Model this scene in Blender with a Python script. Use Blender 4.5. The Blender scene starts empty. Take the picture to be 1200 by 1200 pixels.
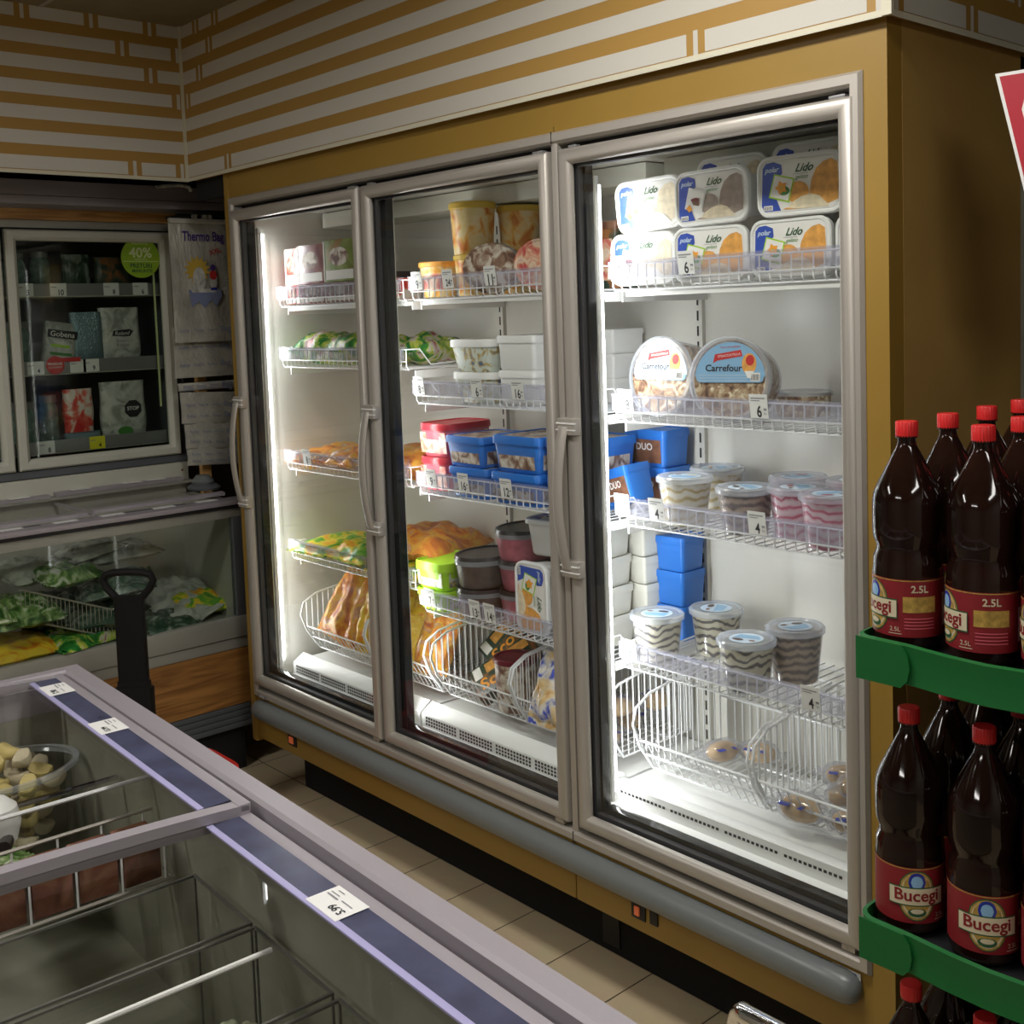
import bpy, bmesh, math, random
from mathutils import Vector, Matrix, Euler
random.seed(7)
PI = math.pi
C = bpy.context.scene.collection
scn = bpy.context.scene

# ---------------------------------------------------------------- camera
cam_d = bpy.data.cameras.new('camera'); cam = bpy.data.objects.new('camera', cam_d); C.objects.link(cam)
R_ = Vector((0.673653, 0.738307, -0.033093)); U_ = Vector((-0.035238, 0.076814, 0.996423)); F_ = Vector((-0.738207, 0.670077, -0.077762))
mw = Matrix.Identity(4)
for i in range(3):
    mw[i][0] = R_[i]; mw[i][1] = U_[i]; mw[i][2] = -F_[i]
mw[0][3], mw[1][3], mw[2][3] = 3.548036, -1.862559, 1.669368
cam.matrix_world = mw
cam_d.sensor_width = 36; cam_d.sensor_fit = 'HORIZONTAL'
cam_d.lens = 1338.516 / 1200 * 36
cam_d.shift_x = -30.02 / 1200; cam_d.shift_y = -129.36 / 1200
cam_d.clip_start = 0.05; cam_d.clip_end = 60
scn.camera = cam
scn.cycles.transparent_max_bounces = 24
# ---------------------------------------------------------------- world, exposure
w = bpy.data.worlds.new('world'); scn.world = w; w.use_nodes = True
w.node_tree.nodes['Background'].inputs[0].default_value = (0.9, 0.93, 1, 1)
w.node_tree.nodes['Background'].inputs[1].default_value = 0.02
scn.view_settings.view_transform = 'Standard'; scn.view_settings.look = 'None'
scn.view_settings.exposure = 0.0; scn.view_settings.gamma = 1.0; scn.view_settings.use_curve_mapping = False
CEIL = 2.70
# strengths used by the lamp builders below
TUBE = 12.0          # tubes inside the upright freezer
LAMP_W = {'tube_on': 4.9, 'tube_soft': 3.0, 'tube_dim': 2.2}   # watts of each freezer lamp
CEIL_W = 34.0        # ceiling fluorescent fixtures (watts each, scaled per fixture)

# ---------------------------------------------------------------- materials
MATS = {}
def mat(name, col, rough=0.5, metal=0.0, spec=0.5, coat=0.0, noise=None, bump=None, alpha=None, trans=0.0, ior=1.45):
    m = bpy.data.materials.new(name); m.use_nodes = True; nt = m.node_tree; b = nt.nodes['Principled BSDF']
    b.inputs['Base Color'].default_value = (*col, 1); b.inputs['Roughness'].default_value = rough
    b.inputs['Metallic'].default_value = metal; b.inputs['Specular IOR Level'].default_value = spec
    b.inputs['Coat Weight'].default_value = coat; b.inputs['Transmission Weight'].default_value = trans; b.inputs['IOR'].default_value = ior
    if noise:   # (scale, amount, (sx,sy,sz))
        tc = nt.nodes.new('ShaderNodeTexCoord'); mp = nt.nodes.new('ShaderNodeMapping'); n = nt.nodes.new('ShaderNodeTexNoise')
        cr = nt.nodes.new('ShaderNodeValToRGB')
        mp.inputs['Scale'].default_value = noise[2] if len(noise) > 2 else (1, 1, 1)
        n.inputs['Scale'].default_value = noise[0]; n.inputs['Detail'].default_value = 4
        nt.links.new(tc.outputs['Object'], mp.inputs[0]); nt.links.new(mp.outputs[0], n.inputs['Vector'])
        a = noise[1]
        cr.color_ramp.elements[0].position = 0.3; cr.color_ramp.elements[1].position = 0.7
        cr.color_ramp.elements[0].color = (*[c * (1 - a) for c in col], 1); cr.color_ramp.elements[1].color = (*[min(1, c * (1 + a)) for c in col], 1)
        nt.links.new(n.outputs['Fac'], cr.inputs[0]); nt.links.new(cr.outputs[0], b.inputs['Base Color'])
    if bump:    # (scale, strength)
        n2 = nt.nodes.new('ShaderNodeTexNoise'); n2.inputs['Scale'].default_value = bump[0]; n2.inputs['Detail'].default_value = 3
        bp_ = nt.nodes.new('ShaderNodeBump'); bp_.inputs['Strength'].default_value = bump[1]; bp_.inputs['Distance'].default_value = 0.01
        nt.links.new(n2.outputs['Fac'], bp_.inputs['Height']); nt.links.new(bp_.outputs[0], b.inputs['Normal'])
    MATS[name] = m; return m

def glassmat(name, tint=(1, 1, 1), refl=0.06, opac=0.0, ocol=(0.8, 0.85, 0.9), rough=0.02, k=0.7):
    """thin pane: see-through, a Fresnel share of mirror reflection, optionally a milky share"""
    m = bpy.data.materials.new(name); m.use_nodes = True; nt = m.node_tree; nt.nodes.clear()
    out = nt.nodes.new('ShaderNodeOutputMaterial'); tr = nt.nodes.new('ShaderNodeBsdfTransparent'); gl = nt.nodes.new('ShaderNodeBsdfGlossy')
    tr.inputs[0].default_value = (*tint, 1); gl.inputs['Roughness'].default_value = rough
    fr = nt.nodes.new('ShaderNodeFresnel'); geo = nt.nodes.new('ShaderNodeNewGeometry'); mi_ = nt.nodes.new('ShaderNodeMix'); mi_.data_type = 'FLOAT'
    mi_.inputs[2].default_value = 1.45; mi_.inputs[3].default_value = 1 / 1.45; nt.links.new(geo.outputs['Backfacing'], mi_.inputs[0]); nt.links.new(mi_.outputs[0], fr.inputs[0])
    mx = nt.nodes.new('ShaderNodeMixShader')
    ma = nt.nodes.new('ShaderNodeMath'); ma.operation = 'MULTIPLY_ADD'; ma.inputs[1].default_value = k; ma.inputs[2].default_value = (refl - 0.04) * k
    nt.links.new(fr.outputs[0], ma.inputs[0]); nt.links.new(ma.outputs[0], mx.inputs[0])
    last = tr
    if opac:
        df = nt.nodes.new('ShaderNodeBsdfDiffuse'); df.inputs[0].default_value = (*ocol, 1); tl = nt.nodes.new('ShaderNodeBsdfTranslucent'); tl.inputs[0].default_value = (*ocol, 1)
        m1 = nt.nodes.new('ShaderNodeMixShader'); m1.inputs[0].default_value = 0.5; nt.links.new(df.outputs[0], m1.inputs[1]); nt.links.new(tl.outputs[0], m1.inputs[2])
        m2 = nt.nodes.new('ShaderNodeMixShader'); m2.inputs[0].default_value = opac; nt.links.new(tr.outputs[0], m2.inputs[1]); nt.links.new(m1.outputs[0], m2.inputs[2]); last = m2
    nt.links.new(last.outputs[0], mx.inputs[1]); nt.links.new(gl.outputs[0], mx.inputs[2]); nt.links.new(mx.outputs[0], out.inputs[0])
    MATS[name] = m; return m

def emit(name, col, s):
    m = bpy.data.materials.new(name); m.use_nodes = True; b = m.node_tree.nodes['Principled BSDF']
    b.inputs['Base Color'].default_value = (*col, 1); b.inputs['Emission Color'].default_value = (*col, 1); b.inputs['Emission Strength'].default_value = s
    MATS[name] = m; return m

def ramp_mat(name, kind, scale, dist, stops, rough=0.4, mscale=(1, 1, 1), bump=0.0, spec=0.5, rot=(0, 0, 0), const=False):
    """procedural pattern: wave / noise / voronoi through a colour ramp"""
    m = bpy.data.materials.new(name); m.use_nodes = True; nt = m.node_tree; b = nt.nodes['Principled BSDF']
    b.inputs['Roughness'].default_value = rough; b.inputs['Specular IOR Level'].default_value = spec
    tc = nt.nodes.new('ShaderNodeTexCoord'); mp = nt.nodes.new('ShaderNodeMapping'); mp.inputs['Scale'].default_value = mscale; mp.inputs['Rotation'].default_value = rot
    nt.links.new(tc.outputs['Object'], mp.inputs[0])
    # every copy gets its own pattern
    oi = nt.nodes.new('ShaderNodeObjectInfo'); va = nt.nodes.new('ShaderNodeVectorMath'); va.operation = 'ADD'
    mu = nt.nodes.new('ShaderNodeMath'); mu.operation = 'MULTIPLY'; mu.inputs[1].default_value = 7.0
    nt.links.new(oi.outputs['Random'], mu.inputs[0]); nt.links.new(mp.outputs[0], va.inputs[0]); nt.links.new(mu.outputs[0], va.inputs[1])
    if kind == 'wave':
        t = nt.nodes.new('ShaderNodeTexWave'); t.inputs['Scale'].default_value = scale; t.inputs['Distortion'].default_value = dist; t.bands_direction = 'Z'
        t.inputs['Detail'].default_value = 2.5; t.inputs['Detail Scale'].default_value = 0.6; o = t.outputs['Fac']
    elif kind == 'noise':
        t = nt.nodes.new('ShaderNodeTexNoise'); t.inputs['Scale'].default_value = scale; t.inputs['Detail'].default_value = 3; t.inputs['Distortion'].default_value = dist; o = t.outputs['Fac']
    else:
        t = nt.nodes.new('ShaderNodeTexVoronoi'); t.inputs['Scale'].default_value = scale; o = t.outputs['Distance']
    nt.links.new(va.outputs[0], t.inputs['Vector'])
    cr = nt.nodes.new('ShaderNodeValToRGB'); e = cr.color_ramp.elements
    if const: cr.color_ramp.interpolation = 'CONSTANT'
    while len(e) < len(stops): e.new(0.5)
    for i, (p, c) in enumerate(stops): e[i].position = p; e[i].color = (*c, 1)
    nt.links.new(o, cr.inputs[0]); nt.links.new(cr.outputs[0], b.inputs['Base Color'])
    if bump:
        bb = nt.nodes.new('ShaderNodeBump'); bb.inputs['Strength'].default_value = bump; bb.inputs['Distance'].default_value = 0.01
        n3 = nt.nodes.new('ShaderNodeTexNoise'); n3.inputs['Scale'].default_value = 26; n3.inputs['Detail'].default_value = 5; n3.inputs['Distortion'].default_value = 1.0
        nt.links.new(va.outputs[0], n3.inputs['Vector']); bb.inputs['Distance'].default_value = 0.012
        nt.links.new(n3.outputs['Fac'], bb.inputs['Height']); nt.links.new(bb.outputs[0], b.inputs['Normal'])
    MATS[name] = m; return m

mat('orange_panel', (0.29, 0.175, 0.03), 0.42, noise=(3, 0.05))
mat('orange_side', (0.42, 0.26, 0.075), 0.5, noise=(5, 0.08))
mat('alu', (0.46, 0.43, 0.385), 0.42, 0.45)
mat('alu_dark', (0.30, 0.30, 0.30), 0.4, 0.4)
mat('bumper_grey', (0.16, 0.175, 0.175), 0.32, spec=0.6)
mat('black', (0.012, 0.012, 0.013), 0.5)
mat('black_gloss', (0.02, 0.021, 0.022), 0.12)
mat('black_matt', (0.008, 0.008, 0.008), 0.9)
mat('gasket', (0.03, 0.03, 0.035), 0.6)
mat('liner', (0.60, 0.585, 0.53), 0.32, noise=(4, 0.03))
mat('liner_cream', (0.42, 0.41, 0.36), 0.45, noise=(4, 0.06))
mat('white_wire', (0.80, 0.81, 0.82), 0.3)
mat('white_metal', (0.78, 0.78, 0.76), 0.35)
mat('white_plastic', (0.78, 0.78, 0.76), 0.35)
mat('cream_plastic', (0.66, 0.65, 0.58), 0.4)
mat('paper', (0.80, 0.80, 0.78), 0.6)
mat('paper_yellow', (0.75, 0.70, 0.03), 0.6)
mat('ink', (0.02, 0.02, 0.025), 0.6)
mat('ink_grey', (0.25, 0.25, 0.27), 0.6)
mat('red_ink', (0.55, 0.03, 0.03), 0.5)
mat('white_print', (0.82, 0.80, 0.76), 0.45)
mat('blue_print', (0.035, 0.08, 0.42), 0.35)
mat('deep_blue', (0.02, 0.035, 0.30), 0.35)
mat('lavender_print', (0.35, 0.33, 0.60), 0.4)
mat('peach_print', (0.75, 0.36, 0.08), 0.45, noise=(60, 0.25))
mat('cream_print', (0.78, 0.68, 0.48), 0.45, noise=(70, 0.18))
mat('vanilla_print', (0.72, 0.62, 0.45), 0.45, noise=(70, 0.2))
mat('brown_print', (0.20, 0.09, 0.05), 0.45, noise=(60, 0.3))
mat('greybrown_print', (0.33, 0.26, 0.22), 0.45, noise=(60, 0.25))
mat('orange_print', (0.85, 0.34, 0.03), 0.45)
mat('green_print', (0.07, 0.25, 0.05), 0.45)
mat('lime', (0.38, 0.66, 0.03), 0.4)
mat('light_blue_print', (0.25, 0.46, 0.68), 0.35)
mat('pale_blue_print', (0.60, 0.72, 0.85), 0.35)
mat('blue_plastic', (0.025, 0.17, 0.60), 0.3)
mat('red_plastic', (0.55, 0.035, 0.05), 0.3)
mat('pink_plastic', (0.62, 0.12, 0.16), 0.35)
mat('dark_plastic', (0.03, 0.022, 0.022), 0.3)
mat('maroon_plastic', (0.16, 0.02, 0.03), 0.3)
mat('berry', (0.35, 0.10, 0.13), 0.4, noise=(30, 0.35))
mat('choc', (0.09, 0.06, 0.05), 0.4, noise=(30, 0.4))
mat('green_plastic', (0.009, 0.12, 0.026), 0.38)
mat('cap_red', (0.60, 0.02, 0.02), 0.35)
mat('label_red', (0.22, 0.015, 0.02), 0.4)
mat('label_cream', (0.62, 0.55, 0.38), 0.5)
mat('label_gold', (0.42, 0.27, 0.06), 0.4, noise=(120, 0.3))
mat('label_green', (0.03, 0.10, 0.04), 0.5)
mat('beer', (0.014, 0.005, 0.0035), 0.08, spec=0.6, noise=(6, 0.6))
mat('grey_frame', (0.33, 0.33, 0.29), 0.42, 0.2)
mat('grey_panel', (0.55, 0.55, 0.47), 0.45)
mat('grey_skirt', (0.10, 0.11, 0.12), 0.5)
mat('beam_grey', (0.24, 0.215, 0.225), 0.5, noise=(3, 0.15, (1, 1, 8)))
mat('island_grey', (0.36, 0.33, 0.36), 0.4, 0.15)
mat('island_liner', (0.27, 0.265, 0.215), 0.5, noise=(8, 0.12))
mat('lavender', (0.40, 0.38, 0.62), 0.35)
mat('navy_strip', (0.065, 0.070, 0.125), 0.25, noise=(14, 0.25))
mat('fascia_white', (0.55, 0.53, 0.47), 0.55)
mat('fascia_orange', (0.37, 0.215, 0.05), 0.55)
mat('fascia_edge', (0.60, 0.57, 0.44), 0.45)
mat('chrome', (0.75, 0.75, 0.76), 0.08, 1.0)
mat('basket_red', (0.55, 0.02, 0.015), 0.35)
mat('handle_black', (0.005, 0.005, 0.005), 0.65, spec=0.3)
mat('silver_bag', (0.52, 0.51, 0.44), 0.36, 0.2, noise=(9, 0.25), bump=(12, 0.35))
mat('sun_yellow', (0.62, 0.42, 0.06), 0.5)
mat('ice_blue', (0.22, 0.26, 0.42), 0.5)
mat('purple_ink', (0.07, 0.035, 0.22), 0.5)
mat('bread', (0.62, 0.40, 0.16), 0.6, noise=(25, 0.3), bump=(60, 0.3))
mat('pasta', (0.55, 0.48, 0.33), 0.6, noise=(20, 0.2))
mat('pasta_yellow', (0.52, 0.42, 0.16), 0.6, noise=(20, 0.2))
mat('cauli', (0.55, 0.60, 0.42), 0.8, noise=(40, 0.2))
mat('sign_red', (0.42, 0.02, 0.035), 0.35)
mat('room_wall', (0.30, 0.28, 0.24), 0.8)
mat('dark_wall', (0.012, 0.011, 0.010), 0.9)
mat('bin_edge', (0.13, 0.13, 0.115), 0.3)
mat('sticker_green', (0.25, 0.42, 0.02), 0.5)
mat('sticker_text', (0.62, 0.70, 0.35), 0.5)
mat('teal_jar', (0.16, 0.24, 0.21), 0.25, noise=(30, 0.4))
mat('foil_blue', (0.22, 0.32, 0.36), 0.18, 0.5, bump=(30, 0.4))
mat('ceiling_tile', (0.20, 0.16, 0.09), 0.8, noise=(12, 0.08))
mat('ceiling_grid', (0.30, 0.28, 0.22), 0.6)
emit('tube_on', (0.95, 0.97, 1.0), TUBE)
emit('tube_soft', (0.96, 0.98, 1.0), TUBE * 0.55)
emit('tube_dim', (0.98, 0.98, 0.95), TUBE * 0.35)
emit('lamp_on', (1.0, 0.97, 0.92), 6.0)
emit('switch_glow', (0.75, 0.17, 0.06), 0.12)
glassmat('pane', (0.96, 0.97, 0.96), 0.045)
glassmat('pane_dim', (0.88, 0.91, 0.88), 0.05, k=0.45)
glassmat('lid_glass', (0.96, 0.965, 0.95), 0.045, k=0.4)
glassmat('clear_plastic', (0.95, 0.95, 0.98), 0.07, 0.20, (0.76, 0.76, 0.86), 0.08)
glassmat('clear_lid', (0.92, 0.94, 0.97), 0.08, 0.42, (0.78, 0.82, 0.88), 0.1)
glassmat('acrylic', (0.955, 0.96, 0.95), 0.05, k=0.4)
glassmat('acrylic_edge', (0.45, 0.46, 0.42), 0.06, k=0.4)
glassmat('wrap', (0.95, 0.95, 0.97), 0.12, 0.25, (0.7, 0.72, 0.8), 0.12)
ramp_mat('swirl_choc', 'wave', 5.2, 10.0, [(0.0, (0.035, 0.025, 0.02)), (0.20, (0.05, 0.035, 0.025)), (0.34, (0.66, 0.60, 0.38)), (1.0, (0.76, 0.71, 0.50))], 0.3, (6, 6, 3))
ramp_mat('swirl_brown', 'wave', 5.0, 12, [(0.0, (0.08, 0.045, 0.03)), (0.30, (0.12, 0.07, 0.045)), (0.45, (0.34, 0.23, 0.15)), (1.0, (0.46, 0.34, 0.23))], 0.3, (6, 6, 3))
ramp_mat('swirl_cream', 'wave', 5.2, 9, [(0.0, (0.45, 0.33, 0.08)), (0.22, (0.62, 0.50, 0.22)), (0.4, (0.76, 0.70, 0.52)), (1.0, (0.80, 0.76, 0.62))], 0.3, (6, 6, 3))
ramp_mat('swirl_pink', 'wave', 5.5, 9, [(0.0, (0.50, 0.03, 0.10)), (0.2, (0.72, 0.18, 0.28)), (0.42, (0.80, 0.50, 0.54)), (1.0, (0.82, 0.62, 0.64))], 0.3, (6, 6, 3))
ramp_mat('stracciatella', 'noise', 24, 2.5, [(0.30, (0.06, 0.03, 0.02)), (0.42, (0.22, 0.12, 0.07)), (0.54, (0.42, 0.30, 0.18)), (0.66, (0.78, 0.70, 0.52))], 0.4, bump=0.4)
ramp_mat('bag_orange', 'noise', 11, 2.2, [(0.30, (0.36, 0.10, 0.05)), (0.42, (0.62, 0.20, 0.04)), (0.50, (0.70, 0.30, 0.05)), (0.57, (0.72, 0.42, 0.06)), (0.64, (0.52, 0.22, 0.12)), (0.74, (0.70, 0.55, 0.40))], 0.28, bump=0.4)
ramp_mat('bag_yellow', 'noise', 11, 2.0, [(0.34, (0.62, 0.20, 0.02)), (0.46, (0.78, 0.50, 0.03)), (0.56, (0.74, 0.52, 0.05)), (0.68, (0.70, 0.30, 0.04))], 0.28, bump=0.4)
ramp_mat('bag_green', 'noise', 12, 1.8, [(0.34, (0.015, 0.13, 0.02)), (0.45, (0.04, 0.25, 0.04)), (0.53, (0.45, 0.50, 0.06)), (0.60, (0.55, 0.55, 0.50)), (0.70, (0.35, 0.05, 0.04))], 0.25, bump=0.4)
ramp_mat('bag_greenyellow', 'noise', 12, 1.5, [(0.34, (0.05, 0.28, 0.04)), (0.46, (0.18, 0.42, 0.04)), (0.55, (0.78, 0.66, 0.05)), (0.66, (0.80, 0.38, 0.03))], 0.28, bump=0.4)
ramp_mat('bag_white', 'noise', 14, 1.5, [(0.35, (0.30, 0.32, 0.28)), (0.5, (0.52, 0.53, 0.48)), (0.7, (0.66, 0.66, 0.62))], 0.3, bump=0.5)
ramp_mat('bag_dark', 'noise', 14, 1.5, [(0.35, (0.02, 0.05, 0.03)), (0.5, (0.05, 0.09, 0.06)), (0.62, (0.20, 0.24, 0.20)), (0.72, (0.30, 0.34, 0.34))], 0.25, bump=0.5)
ramp_mat('bag_leaf', 'noise', 20, 1.5, [(0.33, (0.03, 0.08, 0.02)), (0.46, (0.08, 0.18, 0.04)), (0.56, (0.24, 0.34, 0.12)), (0.66, (0.55, 0.58, 0.48))], 0.3, bump=0.5)
ramp_mat('meat_pack', 'noise', 16, 1.2, [(0.35, (0.10, 0.035, 0.02)), (0.5, (0.17, 0.06, 0.035)), (0.62, (0.22, 0.11, 0.06)), (0.72, (0.30, 0.12, 0.10))], 0.35)
ramp_mat('wrapper_blue', 'noise', 16, 1.0, [(0.40, (0.05, 0.08, 0.45)), (0.47, (0.65, 0.62, 0.58)), (0.60, (0.72, 0.52, 0.25)), (0.7, (0.55, 0.30, 0.10))], 0.25, bump=0.3)
ramp_mat('flower_tub', 'noise', 34, 0.8, [(0.36, (0.10, 0.16, 0.28)), (0.44, (0.50, 0.36, 0.10)), (0.50, (0.60, 0.66, 0.58)), (0.7, (0.70, 0.74, 0.70))], 0.35)
ramp_mat('yellow_tub', 'noise', 22, 0.8, [(0.34, (0.55, 0.16, 0.02)), (0.44, (0.74, 0.42, 0.10)), (0.56, (0.74, 0.60, 0.34)), (0.7, (0.70, 0.56, 0.24))], 0.35)
ramp_mat('red_art', 'noise', 30, 0.8, [(0.36, (0.55, 0.08, 0.08)), (0.46, (0.70, 0.30, 0.20)), (0.55, (0.76, 0.62, 0.44)), (0.7, (0.68, 0.40, 0.40))], 0.35)
ramp_mat('art_brown', 'noise', 30, 0.8, [(0.36, (0.14, 0.07, 0.05)), (0.46, (0.30, 0.18, 0.12)), (0.56, (0.62, 0.54, 0.44)), (0.7, (0.76, 0.72, 0.66))], 0.35)
ramp_mat('pack_purple', 'noise', 14, 0.8, [(0.36, (0.18, 0.05, 0.06)), (0.50, (0.30, 0.12, 0.12)), (0.60, (0.42, 0.26, 0.22))], 0.3)
ramp_mat('pack_green', 'noise', 14, 0.8, [(0.36, (0.35, 0.16, 0.04)), (0.50, (0.18, 0.24, 0.05)), (0.60, (0.30, 0.36, 0.10))], 0.3)
ramp_mat('pack_red', 'noise', 18, 0.8, [(0.36, (0.62, 0.03, 0.03)), (0.48, (0.75, 0.15, 0.10)), (0.56, (0.75, 0.66, 0.58))], 0.3)
ramp_mat('dark_art', 'noise', 20, 0.8, [(0.36, (0.02, 0.05, 0.03)), (0.50, (0.05, 0.07, 0.05)), (0.62, (0.30, 0.12, 0.04))], 0.3)

# wood (darker grain lines, along the object's long axis)
def wood(name, a, b, sc):
    m = bpy.data.materials.new(name); m.use_nodes = True; nt = m.node_tree; p = nt.nodes['Principled BSDF']; p.inputs['Roughness'].default_value = 0.45
    tc = nt.nodes.new('ShaderNodeTexCoord'); mp = nt.nodes.new('ShaderNodeMapping'); mp.inputs['Scale'].default_value = sc
    n = nt.nodes.new('ShaderNodeTexNoise'); n.inputs['Scale'].default_value = 5; n.inputs['Detail'].default_value = 8; n.inputs['Distortion'].default_value = 1.2
    cr = nt.nodes.new('ShaderNodeValToRGB'); cr.color_ramp.elements[0].position = 0.35; cr.color_ramp.elements[1].position = 0.68
    cr.color_ramp.elements[0].color = (*a, 1); cr.color_ramp.elements[1].color = (*b, 1)
    nt.links.new(tc.outputs['Object'], mp.inputs[0]); nt.links.new(mp.outputs[0], n.inputs['Vector']); nt.links.new(n.outputs['Fac'], cr.inputs[0]); nt.links.new(cr.outputs[0], p.inputs['Base Color'])
    MATS[name] = m
wood('wood_panel', (0.20, 0.085, 0.022), (0.40, 0.19, 0.05), (1, 0.6, 8))
wood('wood_strip', (0.40, 0.20, 0.06), (0.72, 0.42, 0.15), (1, 0.8, 14))

# tiles
def tiles():
    m = bpy.data.materials.new('floor_tiles'); m.use_nodes = True; nt = m.node_tree; p = nt.nodes['Principled BSDF']; p.inputs['Roughness'].default_value = 0.35
    tc = nt.nodes.new('ShaderNodeTexCoord'); mp = nt.nodes.new('ShaderNodeMapping'); mp.inputs['Location'].default_value = (-0.132, -0.17, 0)
    br = nt.nodes.new('ShaderNodeTexBrick'); br.offset = 0.0; br.inputs['Scale'].default_value = 1.0
    br.inputs['Brick Width'].default_value = 0.2195; br.inputs['Row Height'].default_value = 0.30; br.inputs['Mortar Size'].default_value = 0.0022; br.inputs['Mortar Smooth'].default_value = 0.2
    br.inputs['Color1'].default_value = (0.74, 0.61, 0.40, 1); br.inputs['Color2'].default_value = (0.70, 0.57, 0.37, 1); br.inputs['Mortar'].default_value = (0.09, 0.07, 0.045, 1)
    n = nt.nodes.new('ShaderNodeTexNoise'); n.inputs['Scale'].default_value = 14; n.inputs['Detail'].default_value = 5
    mx = nt.nodes.new('ShaderNodeMix'); mx.data_type = 'RGBA'; mx.blend_type = 'MULTIPLY'; mx.inputs['Factor'].default_value = 0.15
    nt.links.new(tc.outputs['Object'], mp.inputs[0]); nt.links.new(mp.outputs[0], br.inputs['Vector']); nt.links.new(tc.outputs['Object'], n.inputs['Vector'])
    nt.links.new(br.outputs['Color'], mx.inputs['A']); nt.links.new(n.outputs['Color'], mx.inputs['B']); nt.links.new(mx.outputs['Result'], p.inputs['Base Color'])
    bp_ = nt.nodes.new('ShaderNodeBump'); bp_.inputs['Strength'].default_value = 0.4; bp_.inputs['Distance'].default_value = 0.003; bp_.invert = True
    nt.links.new(br.outputs['Fac'], bp_.inputs['Height']); nt.links.new(bp_.outputs[0], p.inputs['Normal'])
    MATS['floor_tiles'] = m
tiles()

# ---------------------------------------------------------------- text outlines
_tc = {}
def text_shape(s, shear=0.0, bold=False):
    k = (s, shear, bold)
    if k in _tc: return _tc[k]
    cu = bpy.data.curves.new('t', 'FONT'); cu.body = s; cu.size = 1.0; cu.shear = shear; cu.resolution_u = 3
    if bold: cu.offset = 0.022
    o = bpy.data.objects.new('t', cu); C.objects.link(o)
    me = o.to_mesh()
    v = [(p.co.x, p.co.y) for p in me.vertices]; f = [tuple(p.vertices) for p in me.polygons]
    o.to_mesh_clear(); bpy.data.objects.remove(o); bpy.data.curves.remove(cu)
    x0 = min(p[0] for p in v); x1 = max(p[0] for p in v); y0 = min(p[1] for p in v); y1 = max(p[1] for p in v)
    r = ([((x - (x0 + x1) / 2) / (x1 - x0), (y - (y0 + y1) / 2) / (x1 - x0)) for x, y in v], f, (y1 - y0) / (x1 - x0)); _tc[k] = r
    return r

# ---------------------------------------------------------------- mesh builder
def ring_c(r, n=24): return [(r * math.cos(2 * PI * i / n), r * math.sin(2 * PI * i / n)) for i in range(n)]
def ring_r(w, h, r, n=4):
    p = []
    for cx, cy, a0 in ((w / 2 - r, h / 2 - r, 0), (-w / 2 + r, h / 2 - r, PI / 2), (-w / 2 + r, -h / 2 + r, PI), (w / 2 - r, -h / 2 + r, 1.5 * PI)):
        for i in range(n + 1):
            a = a0 + PI / 2 * i / n; p.append((cx + r * math.cos(a), cy + r * math.sin(a)))
    return p
def ring_e(a, b, n=28): return [(a * math.cos(2 * PI * i / n), b * math.sin(2 * PI * i / n)) for i in range(n)]

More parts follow.
